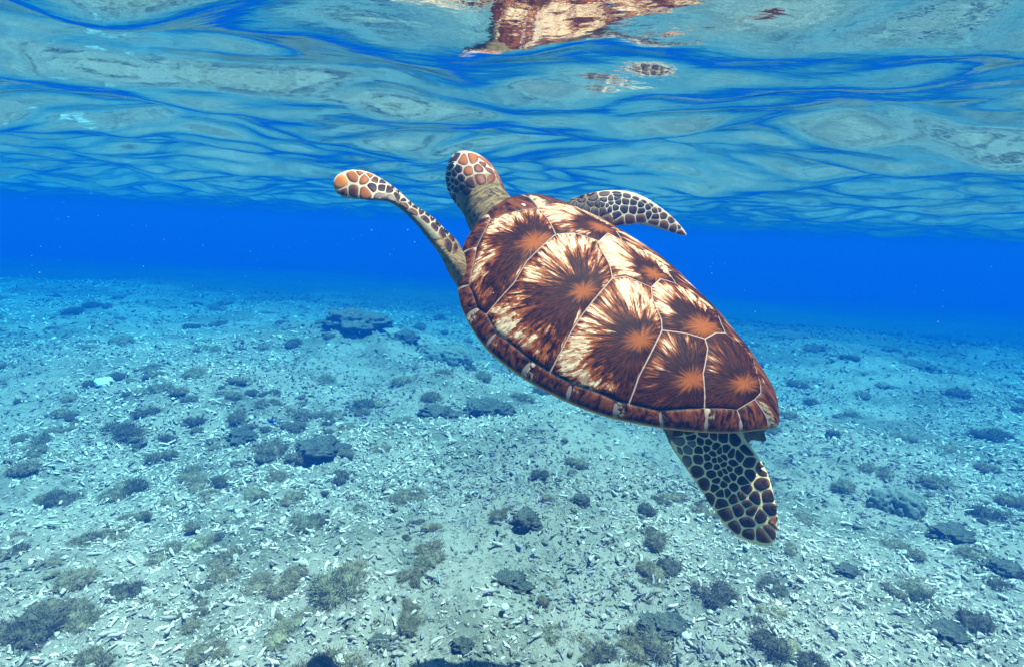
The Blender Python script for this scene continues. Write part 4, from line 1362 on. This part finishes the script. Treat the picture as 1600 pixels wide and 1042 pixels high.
# --- broken coral: templates
def finger(r_, nseg=4, ns=6):
    t = np.linspace(-1, 1, nseg + 1)
    bend = r_.normal(0, .11, 2)
    V = []
    rad = .25 * (1 + r_.normal(0, .14, nseg + 1)); rad[0] *= .75; rad[-1] *= .62
    for i, q in enumerate(t):
        c = np.array([q, bend[0] * q * q + r_.normal(0, .05), bend[1] * q * q])
        for a in range(ns):
            g = 2 * np.pi * a / ns + .2 * q
            k = rad[i] * (1 + r_.normal(0, .12))
            V.append(c + np.array([r_.normal(0, .03), math.cos(g) * k, math.sin(g) * k]))
    T = []
    for i in range(nseg):
        for a in range(ns):
            p, q = i * ns + a, i * ns + (a + 1) % ns
            T += [(p, q, q + ns), (p, q + ns, p + ns)]
    e = len(V); V.append(np.array([-1.08, bend[0], bend[1]])); V.append(np.array([1.1, bend[0], bend[1]]))
    for a in range(ns):
        T.append((e, (a + 1) % ns, a)); T.append((e + 1, nseg * ns + a, nseg * ns + (a + 1) % ns))
    return np.array(V), np.array(T)


def forked(r_):
    v1, t1 = finger(r_); v2, t2 = finger(r_, 3)
    g = r_.uniform(.6, 1.1); c, s = math.cos(g), math.sin(g)
    v2 = v2 * np.array([.55, .8, .8]) + np.array([.55, 0, 0])
    v2 = np.stack([c * v2[:, 0] - s * v2[:, 1], s * v2[:, 0] + c * v2[:, 1], v2[:, 2]], 1)
    return np.concatenate([v1, v2]), np.concatenate([t1, t2 + len(v1)])


def lump(r_, sub=2):
    v, t = ico(.62, sub)
    o = r_.uniform(0, 50, 3)
    d = 1 + .55 * (vnoise(v[:, 0] * 2.4 + o[0], v[:, 1] * 2.4 + o[1]) + vnoise(v[:, 2] * 2.4 + o[2], v[:, 0] * 2.4 - o[1]))
    return v * d[:, None] * np.array([1, r_.uniform(.6, .9), r_.uniform(.45, .75)]), t


tr = np.random.default_rng(21)
def chip(r_):
    """a flat angular flake"""
    v, t = ico(.7, 1)
    v = v * (1 + r_.uniform(-.38, .30, (len(v), 1))) * np.array([1.0, r_.uniform(.5, .8), r_.uniform(.22, .40)])
    return v, t


NEAR = [finger(tr) for _ in range(6)] + [forked(tr) for _ in range(4)] + [lump(tr) for _ in range(1)] + [chip(tr) for _ in range(6)]
FAR = [finger(tr, 2, 4) for _ in range(4)] + [chip(tr) for _ in range(7)]


def rubble(n, ymin, ymax, size, templates, power=1.0, flat=.35, dens=None):
    V = []; T = []; K = []; S = []; o = 0
    y = ymin + (ymax - ymin) * rng.random(n) ** power
    x = rng.uniform(-1.0, 1.0, n) * (y + .85)
    patch = fbm(x + 3, y, 1.1, 3)
    keep = rng.random(n) < np.clip(.85 + 1.4 * patch, .30, 1)
    x, y, patch = x[keep], y[keep], patch[keep]; n = len(x)
    z = ground_h(x, y) + .032 * fbm(x, y, 9., 3) + .018 * fbm(x + 5, y, 26., 2)
    s = size * np.minimum(np.exp(rng.normal(0, .5, n)), 1.9)
    which = rng.integers(0, len(templates), n)
    tone = rng.random(n)
    pal = np.array([(.80, .60, .49), (.62, .455, .36), (.42, .305, .235), (.28, .20, .135), (.145, .105, .065), (.34, .25, .25)])
    edges = np.array([.24, .44, .60, .78, .94, 1.0])
    alg = fbm(x - 9, y + 4, .9, 3) + .6 * fbm(x + 40, y - 4, 3.1, 3)
    tone = np.clip(tone + 1.0 * np.clip(alg, -.3, .6), 0, .999)
    ci = np.searchsorted(edges, tone)
    far_fade = np.clip((y + .22 * x + 4.0 * fbm(x + 17, y, .8, 4) - 5.2) / 5.0, 0, 1)[:, None] * .78  # rubble colour darkens with distance too, imitating the haze
    kc = pal[ci] * (1 - far_fade) + np.array([.075, .075, .052]) * far_fade
    for k, (tv, tt) in enumerate(templates):
        m = np.where(which == k)[0]; q = len(m)
        if not q: continue
        az = rng.uniform(0, 2 * np.pi, q); ti = rng.normal(0, flat, q); ro = rng.uniform(0, 2 * np.pi, q)
        ca, sa, ct, st_, cr_, sr = np.cos(az), np.sin(az), np.cos(ti), np.sin(ti), np.cos(ro), np.sin(ro)
        Rx = np.zeros((q, 3, 3)); Rx[:, 0, 0] = 1; Rx[:, 1, 1] = cr_; Rx[:, 1, 2] = -sr; Rx[:, 2, 1] = sr; Rx[:, 2, 2] = cr_
        Ry = np.zeros((q, 3, 3)); Ry[:, 1, 1] = 1; Ry[:, 0, 0] = ct; Ry[:, 0, 2] = st_; Ry[:, 2, 0] = -st_; Ry[:, 2, 2] = ct
        Rz = np.zeros((q, 3, 3)); Rz[:, 2, 2] = 1; Rz[:, 0, 0] = ca; Rz[:, 0, 1] = -sa; Rz[:, 1, 0] = sa; Rz[:, 1, 1] = ca
        M_ = Rz @ Ry @ Rx * s[m][:, None, None]
        vv = np.einsum('nij,vj->nvi', M_, tv) + np.stack([x[m], y[m], z[m] + s[m] * rng.uniform(.0, .55, q)], -1)[:, None]
        V.append(vv.reshape(-1, 3)); K.append(np.repeat(kc[m] * rng.uniform(.85, 1.08, (q, 1)), len(tv), 0))
        T.append((tt[None] + (np.arange(q) * len(tv))[:, None, None] + o).reshape(-1, 3)); o += q * len(tv)
        S.append(np.full(q * len(tt), len(tt) > 30))      # flakes keep hard edges
    return np.concatenate(V), np.concatenate(T), np.concatenate(K), np.concatenate(S)


rub_mat = mat_rubble()
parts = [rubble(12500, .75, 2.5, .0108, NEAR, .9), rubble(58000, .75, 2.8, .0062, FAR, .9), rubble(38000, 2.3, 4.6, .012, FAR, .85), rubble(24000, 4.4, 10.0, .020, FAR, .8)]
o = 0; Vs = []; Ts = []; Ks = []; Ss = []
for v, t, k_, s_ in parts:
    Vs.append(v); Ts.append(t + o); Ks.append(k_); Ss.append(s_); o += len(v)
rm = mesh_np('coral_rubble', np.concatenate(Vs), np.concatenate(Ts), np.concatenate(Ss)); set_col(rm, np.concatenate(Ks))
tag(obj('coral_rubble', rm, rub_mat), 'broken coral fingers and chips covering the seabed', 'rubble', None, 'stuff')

# --- larger fragments that can be picked out one by one
frag_meshes = []
for k_, (v, t) in enumerate(NEAR):
    for c_, nm in (((.74, .57, .45), 'pale'), ((.24, .19, .13), 'brown'), ((.38, .33, .34), 'grey')):
        me = mesh_np('coral_fragment', v, t); set_col(me, np.tile(np.array(c_), (len(v), 1))); me.materials.append(rub_mat)
        frag_meshes.append((me, nm))
for i in range(240):
    y = 1.25 + 2.3 * random.random() ** 1.3
    x = random.uniform(-.95, .95) * y
    me, nm = frag_meshes[random.choices(range(len(frag_meshes)), [5 if q[1] == 'pale' else 1 for q in frag_meshes])[0]]
    sz = random.uniform(.013, .025)
    o = bpy.data.objects.new('coral_fragment', me)
    o.scale = (sz, sz * random.uniform(.8, 1.1), sz * random.uniform(.8, 1.1))
    o.location = (x, y, float(ground_h(x, y)) + sz * .42)
    o.rotation_euler = (random.uniform(0, 6.28), random.gauss(0, .18), random.uniform(0, 6.28))
    link(o)
    s, d = sector(x, y)
    tag(o, '%s broken coral fragment lying loose among %s rubble on the %s' % (nm, d, s), 'coral fragment', '%s coral fragments, %s %s' % (nm, d, s))

# --- a small blue fish over the rocks
fish = empty('fish', FISH_AT)
fish.rotation_euler = (0, .25, R(160))
tag(fish, 'tiny bright blue fish hovering over the rubble at left', 'fish')
fm = mat_simple('fish_blue', (.01, .03, .30), (.01, .06, .42), 80, .4, .1)
fl_ = loft([[[-.5 * k_ * .042, 0, 0], [0, a * .042, 0], [0, 0, b * .042]] for k_, a, b in ((-1.0, .01, .01), (-.8, .07, .13), (-.4, .11, .22), (.1, .10, .23), (.6, .06, .13), (.9, .03, .06), (1.0, .012, .05))], n=12, e=2)
me = bpy.data.meshes.new('fish_body'); me.from_pydata([tuple(v) for v in fl_[0]], [], fl_[1]); me.update()
for p_ in me.polygons: p_.use_smooth = True
obj('fish_body', me, fm, fish)


def fin(name, pts, th=.0006):
    b = bmesh.new()
    lo = [b.verts.new((x, -th, z)) for x, z in pts]; hi = [b.verts.new((x, th, z)) for x, z in pts]
    b.faces.new(lo); b.faces.new(hi[::-1])
    for i in range(len(pts)):
        j = (i + 1) % len(pts); b.faces.new((lo[j], lo[i], hi[i], hi[j]))
    bmesh.ops.recalc_face_normals(b, faces=b.faces)
    m_ = bpy.data.meshes.new(name); b.to_mesh(m_); b.free()
    obj(name, m_, fm, fish)


fin('tail_fin', [(-.019, 0), (-.030, .009), (-.027, .0), (-.030, -.009)])
fin('dorsal_fin', [(.010, .008), (.002, .013), (-.010, .012), (-.014, .005), (-.004, .008)])
fin('anal_fin', [(.0, -.009), (-.008, -.013), (-.014, -.005)])

# --- fine particles drifting in the water
pr = np.random.default_rng(8)
pv_, pt_ = ico(1.0, 1)
N_ = 520
py_ = pr.uniform(.7, 5.0, N_); px_ = pr.uniform(-.95, .95, N_) * py_; pz_ = pr.uniform(.15, SURF_Z - .06, N_)
pz_ = np.maximum(pz_, ground_h(px_, py_) + .1)
psz = .0007 * np.exp(pr.normal(0, .45, N_)) * (.6 + .35 * py_)
PV = (pv_[None] * psz[:, None, None] * pr.uniform(.6, 1.3, (N_, 1, 3)) + np.stack([px_, py_, pz_], -1)[:, None]).reshape(-1, 3)
PT = (pt_[None] + (np.arange(N_) * len(pv_))[:, None, None]).reshape(-1, 3)
tag(obj('floating_particles', mesh_np('floating_particles', PV, PT), mat_simple('particle', (.30, .30, .28), (.5, .5, .48))), 'fine pale specks drifting in the blue water', 'particles', None, 'stuff')
